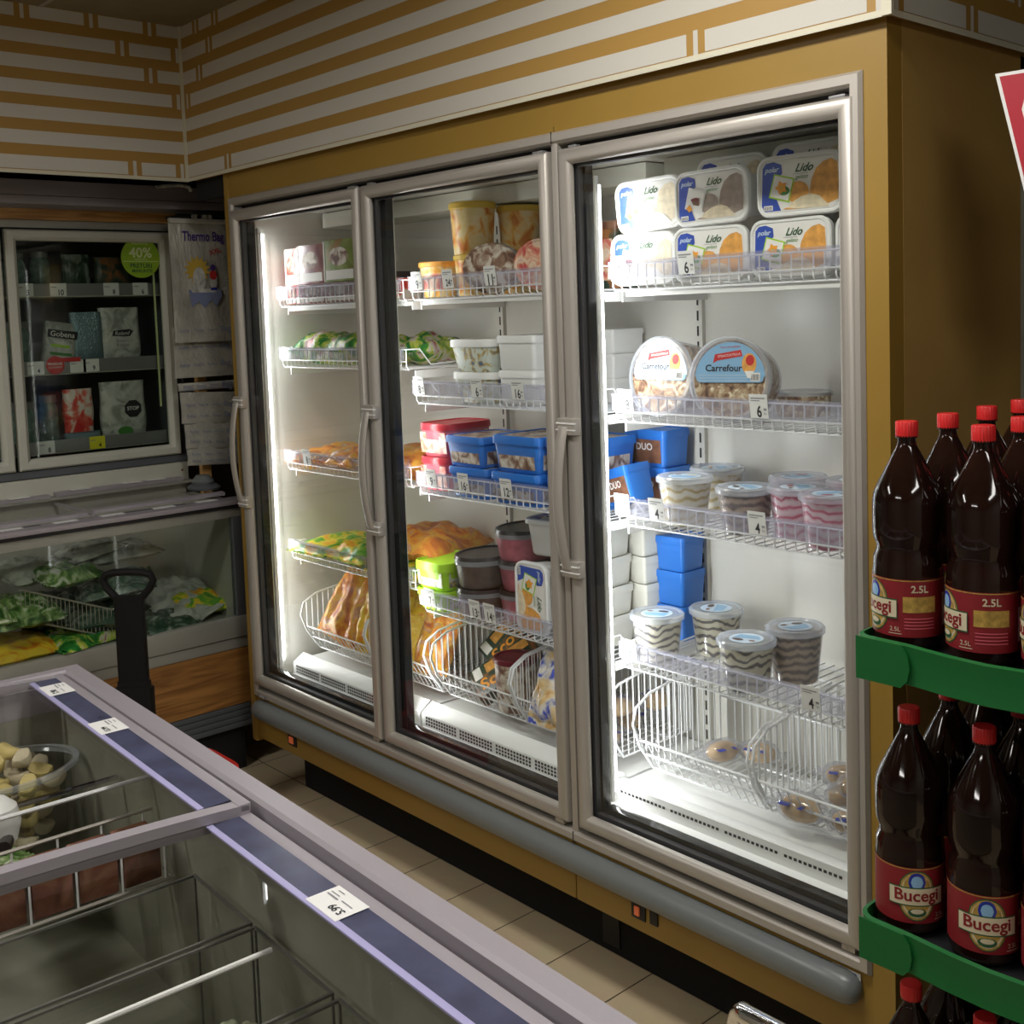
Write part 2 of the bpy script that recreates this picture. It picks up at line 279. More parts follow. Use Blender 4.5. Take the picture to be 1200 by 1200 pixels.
class M:
    def __init__(s): s.v = []; s.f = []; s.m = []; s.names = []
    def mi(s, name):
        if name not in s.names: s.names.append(name)
        return s.names.index(name)
    def add(s, vs, fs, m):
        o = len(s.v); s.v += [tuple(p) for p in vs]; k = s.mi(m)
        for f in fs: s.f.append(tuple(i + o for i in f)); s.m.append(k)
        return s
    def box(s, x0, x1, y0, y1, z0, z1, m='white_metal', bev=0.0):
        if bev <= 0:
            v = [(x0, y0, z0), (x1, y0, z0), (x1, y1, z0), (x0, y1, z0), (x0, y0, z1), (x1, y0, z1), (x1, y1, z1), (x0, y1, z1)]
            return s.add(v, [(0, 3, 2, 1), (4, 5, 6, 7), (0, 1, 5, 4), (1, 2, 6, 5), (2, 3, 7, 6), (3, 0, 4, 7)], m)
        bm = bmesh.new(); bmesh.ops.create_cube(bm, size=1.0)
        for q in bm.verts: q.co = Vector(((x0 + x1) / 2 + q.co.x * (x1 - x0), (y0 + y1) / 2 + q.co.y * (y1 - y0), (z0 + z1) / 2 + q.co.z * (z1 - z0)))
        bmesh.ops.bevel(bm, geom=bm.edges[:], offset=min(bev, (x1 - x0) * .45, (y1 - y0) * .45, (z1 - z0) * .45), segments=2, affect='EDGES', profile=0.7)
        vs = [q.co[:] for q in bm.verts]; fs = [[q.index for q in f.verts] for f in bm.faces]; bm.free()
        return s.add(vs, fs, m)
    def loft(s, rings, m, cap0=True, cap1=True, fn=None):
        n = len(rings[0]); vs = [p for r in rings for p in r]
        if fn: vs = [fn(*p) for p in vs]
        fs = []
        for k in range(len(rings) - 1):
            for i in range(n):
                j = (i + 1) % n; fs.append((k * n + i, k * n + j, (k + 1) * n + j, (k + 1) * n + i))
        if cap0: fs.append(tuple(reversed(range(n))))
        if cap1: fs.append(tuple((len(rings) - 1) * n + i for i in range(n)))
        return s.add(vs, fs, m)
    def lathe(s, prof, m, n=24, cx=0, cy=0, cap0=True, cap1=True, fn=None):
        return s.loft([[(cx + x, cy + y, z) for x, y in ring_c(r, n)] for r, z in prof], m, cap0, cap1, fn)
    def tube(s, pts, r, m='white_wire', n=6, closed=False):
        P = [Vector(p) for p in pts]; N = len(P); rings = []
        up = Vector((0, 0, 1)); prev = None
        for i in range(N):
            if closed: d = (P[(i + 1) % N] - P[i - 1])
            else: d = (P[min(i + 1, N - 1)] - P[max(i - 1, 0)])
            d.normalize()
            if prev is None:
                a = d.cross(up if abs(d.z) < 0.9 else Vector((1, 0, 0))); a.normalize()
            else:
                a = prev - d * prev.dot(d); a.normalize()
            prev = a; b = d.cross(a)
            rings.append([tuple(P[i] + (a * math.cos(2 * PI * k / n) + b * math.sin(2 * PI * k / n)) * r) for k in range(n)])
        if closed: rings.append(rings[0]); return s.loft(rings, m, False, False)
        return s.loft(rings, m)
    # flat artwork on a surface: fn(u, v, h) maps to 3D
    def poly(s, pts, m, fn, h=0.0004): return s.add([fn(u, v, h) for u, v in pts], [tuple(range(len(pts)))], m)
    def rect(s, u0, u1, v0, v1, m, fn, h=0.0004, n=1):
        vs = []; fs = []
        for i in range(n + 1):
            u = u0 + (u1 - u0) * i / n; vs += [fn(u, v0, h), fn(u, v1, h)]
        for i in range(n): fs.append((2 * i, 2 * i + 2, 2 * i + 3, 2 * i + 1))
        return s.add(vs, fs, m)
    def ell(s, cu, cv, ru, rv, m, fn, h=0.0004, n=24): return s.poly([(cu + x, cv + y) for x, y in ring_e(ru, rv, n)], m, fn, h)
    def text(s, t, cu, cv, wd, m, fn, h=0.0008, rot=0.0, shear=0.0, bold=False, sv=1.0):
        v, f, asp = text_shape(t, shear, bold); c, sn = math.cos(rot), math.sin(rot)
        return s.add([fn(cu + (x * c - y * sv * sn) * wd, cv + (x * sn + y * sv * c) * wd, h) for x, y in v], f, m)
    def xf(s, mt):
        s.v = [tuple(mt @ Vector(p)) for p in s.v]; return s
    def merge(s, o):
        k = len(s.v); s.v += o.v
        for f, mi in zip(o.f, o.m): s.f.append(tuple(i + k for i in f)); s.m.append(s.mi(o.names[mi]))
        return s
    def build(s, name, parent=None, loc=None, smooth=True, ang=35, base=None):
        """loc: object origin (geometry is local to it); base: geometry is in world space, origin moved to base"""
        me = bpy.data.meshes.new(name); vs = s.v
        if parent is not None and base is not None: vs = [(p[0] - base[0], p[1] - base[1], p[2] - base[2]) for p in vs]
        elif base is not None: vs = [(p[0] - base[0], p[1] - base[1], p[2] - base[2]) for p in vs]; loc = base
        me.from_pydata(vs, [], s.f)
        for n in s.names: me.materials.append(MATS[n])
        me.polygons.foreach_set('material_index', s.m)
        me.validate(); me.update()
        if smooth:
            me.shade_smooth(); me.set_sharp_from_angle(angle=math.radians(ang))
        o = bpy.data.objects.new(name, me); C.objects.link(o)
        if parent is not None: o.parent = parent
        if loc is not None: o.location = loc
        return o

def F_front(x0, y0, z0): return lambda u, v, h: (x0 + u, y0 - h, z0 + v)
def F_left(x0, y0, z0): return lambda u, v, h: (x0 + h, y0 + u, z0 + v)          # a face looking towards +x
def F_top(x0, y0, z0, a=0.0):
    c, s = math.cos(a), math.sin(a); return lambda u, v, h: (x0 + u * c - v * s, y0 + u * s + v * c, z0 + h)
def F_cyl(R, z0, a0=0.0): return lambda u, v, h: ((R + h) * math.sin(a0 + u / R), -(R + h) * math.cos(a0 + u / R), z0 + v)

def thing(name, label, cat, loc=(0, 0, 0), rz=0.0, group=None, rot=None):
    o = bpy.data.objects.new(name, None); C.objects.link(o); o.empty_display_size = 0.05
    o.location = loc; o.rotation_euler = rot if rot else (0, 0, rz); o['label'] = label; o['category'] = cat
    if group: o['group'] = group
    return o
def tag(o, label, cat, group=None, kind=None):
    o['label'] = label; o['category'] = cat
    if group: o['group'] = group
    if kind: o['kind'] = kind
    return o
def struct(o, label=None): 
    o['kind'] = 'structure'
    if label: o['label'] = label
    return o
def dup(r, loc, rz=None, label=None, group=None, rot=None, scale=None):
    c = r.copy(); C.objects.link(c); c.location = loc
    if rz is not None: c.rotation_euler = (0, 0, rz)
    if rot is not None: c.rotation_euler = rot
    if scale is not None: c.scale = scale if not isinstance(scale, (int, float)) else (scale,) * 3
    if label: c['label'] = label
    if group: c['group'] = group
    def kids(a, b):
        for ch in list(a.children):
            d = ch.copy(); C.objects.link(d); d.parent = b; kids(ch, d)
    kids(r, c)
    return c
def frame(m, a0, a1, b0, b1, prof, mt, fn):
    """mitred rectangular frame; prof: closed list of (inset, depth); fn(a, b, d) -> 3D"""
    n = len(prof); vs = []; fs = []
    for (t, d) in prof:
        vs += [fn(a0 + t, b0 + t, d), fn(a1 - t, b0 + t, d), fn(a1 - t, b1 - t, d), fn(a0 + t, b1 - t, d)]
    for k in range(n):
        j = (k + 1) % n
        for i in range(4):
            q = (i + 1) % 4; fs.append((k * 4 + i, k * 4 + q, j * 4 + q, j * 4 + i))
    m.add(vs, fs, mt); return m

# ================================================================ SETTING
m = M(); m.box(-1.6, 6.5, -5.5, 1.2, -0.05, 0, 'floor_tiles'); struct(m.build('floor', smooth=False))
m = M(); m.box(-1.6, 6.5, -5.5, 1.2, CEIL, CEIL + 0.05, 'ceiling_tile')
for k in range(14): m.box(-1.5 + 0.6 * k, -1.485 + 0.6 * k, -5.5, 0.6, CEIL - 0.004, CEIL, 'ceiling_grid')
for k in range(11): m.box(-1.6, 6.5, -5.3 + 0.6 * k, -5.285 + 0.6 * k, CEIL - 0.004, CEIL, 'ceiling_grid')
struct(m.build('ceiling', smooth=False))
m = M(); m.box(-1.4, -1.3, -5.5, 0.66, 0, CEIL, 'room_wall'); struct(m.build('wall_left', smooth=False))
m = M(); m.box(-1.3, 5.2, 0.66, 0.76, 0, CEIL, 'dark_wall'); struct(m.build('wall_back', smooth=False))
m = M(); m.box(5.2, 5.3, -5.5, 0.76, 0, CEIL, 'room_wall'); struct(m.build('wall_right', smooth=False))
m = M(); m.box(-1.4, 5.3, -5.6, -5.5, 0, CEIL, 'room_wall'); struct(m.build('wall_front', smooth=False))

# striped soffit boards
ZB = 2.172
def stripes(m, fn, L, breaks, first=0.0, lean=False):
    """white bars separated by orange courses; breaks per course: list of u where a bar is interrupted"""
    m.rect(0, L, 0, CEIL - ZB, 'fascia_orange', fn, 0.0)
    per = 0.0795
    for r in range(7):
        v0 = 0.009 + r * per if r else 0.009; v1 = 0.009 + r * per + 0.043
        v1 = min(v1, CEIL - ZB - 0.002)
        cuts = sorted(breaks.get(r, [])); u = 0.0
        for cpos in cuts:
            if cpos - 0.024 > u: m.rect(u, cpos - 0.024, v0, v1, 'fascia_white', fn, 0.0006)
            m.rect(cpos - 0.006, cpos + 0.006, v0 - 0.004, v1 + 0.004, 'fascia_white', fn, 0.0006)
            u = cpos + 0.024
        m.rect(u, L, v0, v1, 'fascia_white', fn, 0.0006)
    m.rect(0, L, -0.006, 0.006, 'fascia_edge', fn, 0.004)
m = M(); m.box(-0.30, -0.27, -3.0, -0.02, ZB, CEIL, 'fascia_orange')
stripes(m, lambda u, v, h: (-0.2695 + h, -0.02 - u, ZB + v), 2.9, {0: [0.02, 0.19], 3: [0.02], 4: [0.115, 0.9], 5: [0.015, 0.21, 0.75], 6: [0.11, 0.31, 0.53, 0.9]})
struct(m.build('trim_1', smooth=False))
m = M(); m.box(-0.27, 2.464, -0.02, 0.01, ZB, CEIL, 'fascia_orange')
stripes(m, lambda u, v, h: (-0.2695 + u, -0.0205 - h, ZB + v), 2.733, {0: [0.30, 2.30, 2.715], 1: [2.62], 3: [0.03], 4: [0.13], 5: [0.21, 2.4], 6: [0.12, 0.26, 0.9]})
struct(m.build('trim_2', smooth=False))
m = M(); m.box(2.434, 2.464, 0.01, 0.66, ZB, CEIL, 'fascia_orange')
stripes(m, lambda u, v, h: (2.4645 + h, -0.02 + u, ZB + v), 0.68, {0: [0.025, 0.30], 1: [0.5]})
m.box(2.455, 2.475, -0.03, -0.02, ZB - 0.006, CEIL, 'fascia_edge')
struct(m.build('trim_3', smooth=False))
m = M(); m.box(-0.279, -0.262, -0.030, -0.020, ZB - 0.004, CEIL, 'fascia_edge'); struct(m.build('trim_4', smooth=False))
m = M(); m.box(-0.27, -0.05, 0.01, 0.03, 2.10, 2.19, 'black_matt'); struct(m.build('trim_5', smooth=False))

# ceiling fluorescent fixtures (out of frame, they light the shop; one is added fill)
def ceiling_light(x, y, lx, ly, p, label):
    t = thing('ceiling_light', label, 'light', (x, y, CEIL - 0.06), group='ceiling fluorescent lights')
    mm = M(); frame(mm, -lx / 2 - .03, lx / 2 + .03, -ly / 2 - .03, ly / 2 + .03, [(0, 0), (0, .058), (.03, .058), (.03, .01), (.03, 0)], 'white_metal', lambda a, b, d: (a, b, d)); mm.build('housing', t, smooth=False)
    mm = M(); mm.box(-lx / 2, lx / 2, -ly / 2, ly / 2, 0.012, 0.02, 'lamp_on'); mm.build('diffuser', t, smooth=False)
    ld = bpy.data.lights.new('lamp', 'AREA'); ld.shape = 'RECTANGLE'; ld.size = lx; ld.size_y = ly; ld.energy = p; ld.color = (1.0, 0.965, 0.92)
    lo = bpy.data.objects.new('lamp', ld); C.objects.link(lo); lo.parent = t; lo.location = (0, 0, -0.005)
ceiling_light(2.25, -0.80, 0.9, 0.22, CEIL_W * 0.60, 'long ceiling light above the aisle in front of the upright freezer')
ceiling_light(0.75, -2.4, 0.25, 1.2, CEIL_W * 0.55, 'long ceiling light above the aisle far from the upright freezer')
ceiling_light(4.3, -1.2, 0.25, 1.2, CEIL_W * 0.38, 'added fill light at the ceiling, right of the beer rack')  # unseen fixture, added to fill light onto the freezer's side panel
ceiling_light(2.6, -3.9, 1.2, 0.25, CEIL_W * 0.6, 'long ceiling light behind the camera')

# ================================================================ UPRIGHT FREEZER
fz = thing('upright_freezer', 'large ochre three-door upright freezer with lit shelves of ice cream', 'freezer', (1.2, 0.3, 0))
FB = (1.2, 0.3, 0)
def P(mm, name, smooth=True, par=None): return mm.build(name, par or fz, base=FB, smooth=smooth)
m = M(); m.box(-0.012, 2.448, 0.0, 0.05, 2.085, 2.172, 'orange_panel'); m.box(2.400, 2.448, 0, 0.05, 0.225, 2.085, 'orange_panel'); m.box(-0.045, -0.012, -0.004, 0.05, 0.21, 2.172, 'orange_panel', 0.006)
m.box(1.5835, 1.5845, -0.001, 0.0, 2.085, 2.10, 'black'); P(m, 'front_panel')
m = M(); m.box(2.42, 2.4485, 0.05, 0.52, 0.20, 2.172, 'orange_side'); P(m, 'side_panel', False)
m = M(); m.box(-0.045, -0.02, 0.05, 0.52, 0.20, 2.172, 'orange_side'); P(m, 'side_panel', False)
m = M(); m.box(-0.012, 1.575, 0.002, 0.05, 0.225, 0.378, 'orange_panel', 0.004); m.box(1.578, 2.40, 0.002, 0.05, 0.225, 0.378, 'orange_panel', 0.004); P(m, 'apron_panel')
m = M(); m.box(-0.0, 2.44, 0.17, 0.19, 0.0, 0.225, 'black_matt'); m.box(1.50, 1.56, 0.165, 0.17, 0.02, 0.2, 'black'); P(m, 'kick_plate', False)
m = M(); m.box(-0.02, 2.42, 0.52, 0.60, 0.1, 2.1, 'grey_panel'); m.box(-0.02, 2.42, 0.19, 0.52, 0.15, 0.225, 'black'); P(m, 'back_casing', False)
# surround
m = M(); pr = [(0, 0.03), (0, -0.002), (0.006, -0.010), (0.022, -0.010), (0.028, -0.002), (0.028, 0.03)]
frame(m, -0.012, 2.400, 0.376, 2.087, pr, 'alu', lambda a, b, d: (a, d, b))
m.box(1.576, 1.596, -0.004, 0.03, 0.40, 2.062, 'alu', 0.003); m.box(1.583, 1.5845, -0.0112, -0.009, 2.059, 2.087, 'black'); m.box(1.583, 1.5845, -0.0112, -0.009, 0.376, 0.404, 'black')
P(m, 'door_surround')
m = M(); m.box(0.0, 2.39, 0.032, 0.036, 0.40, 0.455, 'black'); P(m, 'inner_frame', False); m = M(); m.box(0.0, 2.39, 0.032, 0.036, 2.012, 2.062, 'black'); P(m, 'inner_frame', False)
# bumper
m = M(); N = 10
rings = []
for k, x in enumerate([0.004, 0.008, 0.018, 0.035] + [0.2 + i * 0.4 for i in range(6)] + [2.345, 2.362, 2.374, 2.380]):
    e = min(1, max(0.0, min((x - 0.002) / 0.033, (2.382 - x) / 0.037))); r = math.sqrt(max(0.02, 1 - (1 - e) ** 2))
    rings.append([(x, -0.012 + 0.030 * r * math.sin(a), 0.338 + 0.033 * r * math.cos(a)) for a in [2 * PI * i / 14 for i in range(14)]])
m.loft(rings, 'bumper_grey'); P(m, 'bumper_rail')
# switches
for (x0, x1, g) in ((0.197, 0.25, True), (1.765, 1.808, True)):
    m = M(); m.box(x0, x1, -0.002, 0.004, 0.255, 0.293, 'black', 0.002); s_ = P(m, 'switch_plate')
    m = M(); m.box(x0 + 0.012, x1 - 0.016, -0.006, -0.001, 0.264, 0.286, 'switch_glow', 0.002); P(m, 'rocker_switch', par=s_)['label'] = 'glowing orange rocker switch'
m = M(); m.box(1.822, 1.846, -0.002, 0.004, 0.258, 0.290, 'black', 0.002); P(m, 'switch_plate')
m = M(); fn = F_front(2.342, 0.0, 0.360)
m.rect(-0.032, 0.032, -0.009, 0.009, 'paper', fn, 0.0012); m.ell(-0.025, 0, 0.006, 0.006, 'ink_grey', fn, 0.0016); m.text('iarp', 0.006, 0.0, 0.036, 'blue_print', fn, 0.0016); P(m, 'maker_badge', False)
m = M(); fn = F_front(0.05, -0.01, 0.386); m.rect(-0.03, 0.03, -0.006, 0.006, 'alu_dark', fn, 0.0012); m.text('iarp', 0, 0, 0.03, 'paper', fn, 0.0016); P(m, 'maker_badge', False)
# interior liner
YB = 0.5
m = M()
m.box(0.02, 2.40, YB, YB + 0.02, 0.40, 2.06, 'liner'); m.box(0.0, 0.02, 0.04, YB, 0.40, 2.06, 'liner'); m.box(2.40, 2.42, 0.04, YB, 0.40, 2.06, 'liner')
m.box(0.0, 2.42, 0.04, YB, 2.045, 2.065, 'liner'); m.box(0.0, 2.42, 0.04, YB, 0.38, 0.40, 'liner'); P(m, 'inner_liner', False)
m = M()
for a, b in ((0.03, 1.57), (1.63, 2.38)): m.box(a, b, 0.33, YB - 0.001, 1.99, 2.043, 'grey_panel', 0.008); m.box(a, b, 0.06, 0.09, 2.012, 2.044, 'grey_panel', 0.004)
P(m, 'air_duct')
# slotted uprights on the back wall
for x in (0.03, 0.797, 1.600, 2.38):
    m = M(); m.box(x - 0.014, x + 0.014, YB - 0.014, YB - 0.0005, 0.45, 1.99, 'liner')
    for k in range(36):
        z = 0.50 + k * 0.0405; 
        if k % 1 == 0: m.box(x - 0.003, x + 0.003, YB - 0.0146, YB - 0.0135, z, z + 0.026, 'black')
    P(m, 'slotted_upright', False)
# door jambs
for (a, b) in ((0.05, 0.74), (0.85, 1.54), (1.656, 2.355)):
    m = M(); m.box(a, b, 0.030, 0.058, 0.405, 0.474, 'black_gloss', 0.003); P(m, 'sill')
for (a, b) in ((-0.004, 0.048), (0.735, 0.848), (1.54, 1.652), (2.36, 2.40)):
    m = M(); m.box(a, b, 0.030, 0.056, 0.452, 2.012, 'black_gloss', 0.002); m.box(a + 0.01, b - 0.006, 0.0562, 0.062, 0.452, 2.012, 'grey_panel'); P(m, 'door_jamb')
# bright light tubes behind the jambs
for (x, mt, w_) in ((0.030, 'tube_soft', 0.016), (1.632, 'tube_on', 0.015), (0.790, 'tube_dim', 0.014)):
    m = M(); m.box(x - w_ - 0.006, x + w_ - 0.002, 0.067, 0.080, 0.47, 1.985, 'white_metal', 0.003); h_ = P(m, 'lamp_housing')
    m = M(); m.tube([(x, 0.0885, 0.49), (x, 0.0885, 1.2), (x, 0.0885, 1.965)], 0.0085, mt, 10); P(m, 'light_tube', par=h_)['label'] = 'glowing white fluorescent tube'
    ld = bpy.data.lights.new('lamp', 'AREA'); ld.shape = 'RECTANGLE'; ld.size = 0.012; ld.size_y = 1.46; ld.energy = LAMP_W[mt]; ld.color = (0.97, 0.985, 1.0)
    lo = bpy.data.objects.new('lamp', ld); C.objects.link(lo); lo.parent = h_; lo.location = (x + 0.004 - FB[0], 0.100 - FB[1], 1.22); lo.rotation_euler = Euler((PI / 2, 0, -0.65 if x > 0.1 else -1.0))
# lower deck and air grilles
def deck(x0, x1, rows, mesh):
    m = M(); m.box(x0, x1, 0.160, YB - 0.015, 0.476, 0.486, 'white_metal')
    if mesh:
        pf = [(0.172, 0.484), (0.165, 0.500), (0.155, 0.505), (0.116, 0.480), (0.114, 0.476), (0.114, 0.436), (0.058, 0.430), (0.058, 0.424), (0.172, 0.424)]
    else:
        pf = [(0.172, 0.486), (0.150, 0.497), (0.122, 0.498), (0.119, 0.495), (0.119, 0.452), (0.090, 0.450), (0.088, 0.440), (0.058, 0.438), (0.058, 0.424), (0.172, 0.424)]
    m.loft([[(x, y, z) for y, z in pf] for x in (x0, x1)], 'white_metal')
    n = int((x1 - x0 - 0.04) / 0.0125); yf = 0.114 if mesh else 0.119
    for r in range(rows):
        for i in range(n):
            if i % 13 == 12: continue
            x = x0 + 0.02 + i * 0.0125; z = (0.4665 - r * 0.0098) if mesh else 0.474
            m.box(x, x + 0.0075, yf - 0.0008, yf + 0.0002, z, z + 0.0062, 'black')
    if mesh:
        for k in range(7): m.tube([(x0 + 0.01, 0.112 - k * 0.0085, 0.4400 - k * 0.0007), (x1 - 0.01, 0.112 - k * 0.0085, 0.4400 - k * 0.0007)], 0.0012, 'white_wire', 4)
        q = int((x1 - x0) / 0.011)
        for i in range(q):
            x = x0 + 0.012 + i * 0.0108; m.tube([(x, 0.112, 0.4402), (x + 0.006, 0.062, 0.4362)], 0.0012, 'white_wire', 4)
        m.box(x0 + .01, x1 - .01, 0.060, 0.112, 0.4305, 0.4345, 'grey_skirt')
    P(m, 'air_grille')
deck(0.055, 0.795, 3, True); deck(0.805, 1.595, 3, True); deck(1.605, 2.365, 1, False)

# doors
def door(x0, x1, idx):
    m = M(); pr = [(0.0, 0.028), (0.0, -0.006), (0.002, -0.010), (0.008, -0.0145), (0.016, -0.0165), (0.026, -0.015), (0.032, -0.010), (0.036, -0.002), (0.036, 0.004), (0.027, 0.005), (0.027, 0.028)]
    frame(m, x0, x1, 0.420, 2.044, pr, 'alu', lambda a, b, d: (a, d, b))
    # mitre lines and hinge caps
    m.box(x0 + 0.03, x0 + 0.055, -0.006, 0.01, 2.0442, 2.050, 'alu_dark', 0.002); m.box(x1 - 0.055, x1 - 0.02, -0.006, 0.01, 2.0442, 2.050, 'alu_dark', 0.002)
    m.box(x1 - 0.05, x1 - 0.02, -0.006, 0.01, 0.408, 0.4198, 'alu', 0.002)
    d = P(m, 'door', par=fz); d['label'] = ['left glass door', 'middle glass door', 'right glass door'][idx]
    m = M(); m.box(x0 + 0.034, x1 - 0.034, 0.008, 0.012, 0.454, 2.010, 'pane'); P(m, 'glass_pane', False, d)
    m = M(); frame(m, x0 + 0.030, x1 - 0.030, 0.450, 2.014, [(0, 0.0125), (0, 0.028), (0.012, 0.028), (0.012, 0.0125)], 'gasket', lambda a, b, dd: (a, dd, b)); P(m, 'gasket', False, d)
    # bowed handle with two clamps wrapped round the stile
    m = M(); hx = x0 + 0.010; z0, z1 = 1.060, 1.400
    for zc in (z0, z1):
        m.box(x0 - 0.018, x0 + 0.040, -0.026, 0.0, zc - 0.020, zc + 0.020, 'alu', 0.006)
        m.box(x0 - 0.0185, x0 + 0.0405, -0.0275, -0.018, zc + 0.006, zc + 0.010, 'white_metal', 0.001); m.box(x0 - 0.0185, x0 + 0.0405, -0.0275, -0.018, zc - 0.009, zc - 0.006, 'white_metal', 0.001)
    rings = []
    for k in range(17):
        t = k / 16; z = z0 + (z1 - z0) * t; bow = math.sin(PI * t)
        cx = hx - 0.012 + 0.006 * (1 - bow); cy = -0.024 - 0.020 * bow ** 0.8; wd = 0.0165; th = 0.0065
        rings.append([(cx + wd * math.cos(a), cy + th * math.sin(a), z) for a in [2 * PI * i / 10 for i in range(10)]])
    m.loft(rings, 'alu'); P(m, 'handle', par=d)
door(0.0, 0.768, 0); door(0.784, 1.567, 1); door(1.605, 2.385, 2)

# shelves
def price(par_b, x, z, txt, small='', mt='paper', tilt=0.12, y=0.128, w=0.047, h=0.052):
    m = M(); sh = math.sin(tilt)
    fn = lambda u, v, hh: (x + u, y - hh - v * sh, z + v)
    m.rect(-w / 2, w / 2, -h / 2, h / 2, mt, fn, 0.0008); m.rect(-w / 2, w / 2, -h / 2, h / 2, mt, lambda u, v, hh: fn(-u, v, 0), 0.0)
    m.rect(-w / 2 + .004, w / 2 - .006, h / 2 - .010, h / 2 - .0075, 'ink_grey', fn, 0.0012); m.rect(-w / 2 + .004, 0.004, h / 2 - .015, h / 2 - .0130, 'ink_grey', fn, 0.0012)
    m.text(txt, 0.001 if small else 0.006, -0.011, 0.0085 * len(txt) + 0.004, 'ink', fn, 0.0012, bold=True, sv=1.3)
    if small: m.text(small, 0.0165, -0.007, 0.008, 'ink', fn, 0.0012, bold=True); m.text('lei', 0.0165, -0.015, 0.007, 'ink_grey', fn, 0.0012)
    return m
def wire_shelf(x0, x1, ztop, tags, y0=0.137, rail=True, white_first=False, bracket=False):
    m = M(); zr = ztop; zb = ztop - 0.062; n = int(round((x1 - x0) / 0.0268)); r = 0.0019; yb = YB - 0.02
    for i in range(n + 1):
        x = x0 + (x1 - x0) * i / n
        m.tube([(x, y0, zr - 0.004), (x, y0, zb + 0.006), (x, y0 + 0.005, zb), (x, yb, zb)], r, 'white_wire', 5)
    for (y, z) in ((y0, zr - 0.004), (y0 - 0.003, zr - 0.040), (y0 + 0.008, zb - 0.003), (y0 + 0.14, zb - 0.003), (yb - 0.02, zb - 0.003)):
        m.tube([(x0 - 0.002, y, z), (x1 + 0.002, y, z)], r * 1.25, 'white_wire', 6)
    for x in (x0, x1):
        m.tube([(x, y0, zr - 0.004), (x, y0 + 0.05, zr - 0.004), (x, y0 + 0.09, zb + 0.01), (x, yb, zb + 0.02)], r * 1.2, 'white_wire', 5)
        m.box(x - 0.002, x + 0.002, y0 + 0.03, yb + 0.01, zb - 0.030, zb - 0.006, 'white_metal')
    if bracket: m.box(x0 + 0.03, x1, y0 + 0.012, y0 + 0.032, zb - 0.018, zb - 0.005, 'white_metal')
    s = P(m, 'wire_shelf')
    m = M(); m.box(x0 - 0.004, x1 + 0.002, y0 - 0.012, y0 - 0.009, zr - 0.036, zr + 0.001, 'clear_plastic'); m.box(x0 - 0.004, x1 + 0.002, y0 - 0.013, y0 + 0.003, zr + 0.0005, zr + 0.004, 'clear_plastic')
    P(m, 'price_rail', False, s)
    for (x, t, sm) in tags:
        mm = price(s, x, zr - 0.010, t, sm, y=y0 - 0.016); P(mm, 'price_tag', False, s)
    return s
X1 = (0.048, 0.770); X2 = (0.815, 1.572); X3 = (1.630, 2.385)
wire_shelf(*X1, 1.782, [(0.62, '7', '90')], bracket=True); wire_shelf(*X1, 1.576, []); wire_shelf(*X1, 1.222, [(0.20, '8', '50')]); wire_shelf(*X1, 0.908, [(0.66, '9', '90')])
wire_shelf(*X2, 1.782, [(0.86, '9', '50'), (1.005, '24', '99'), (1.19, '11', '99')], bracket=True)
wire_shelf(*X2, 1.478, [(0.85, '8', '90'), (1.115, '6', '99'), (1.285, '16', '99')])
wire_shelf(*X2, 1.210, [(0.89, '9', '90'), (1.04, '16', '99'), (1.225, '12', '99')])
wire_shelf(*X2, 0.852, [(0.86, '7', '50'), (1.07, '13', '99'), (1.135, '14', '99')])
wire_shelf(*X3, 1.780, [(1.665, '5', '99'), (1.872, '6', '99')], bracket=True)
wire_shelf(*X3, 1.464, [(1.675, '18', '99'), (2.065, '6', '99')])
wire_shelf(*X3, 1.210, [(1.655, '4', '99'), (1.765, '4', '99'), (2.055, '4', '99')])
wire_shelf(*X3, 0.853, [(1.665, '4', '99'), (2.185, '4', '99')])

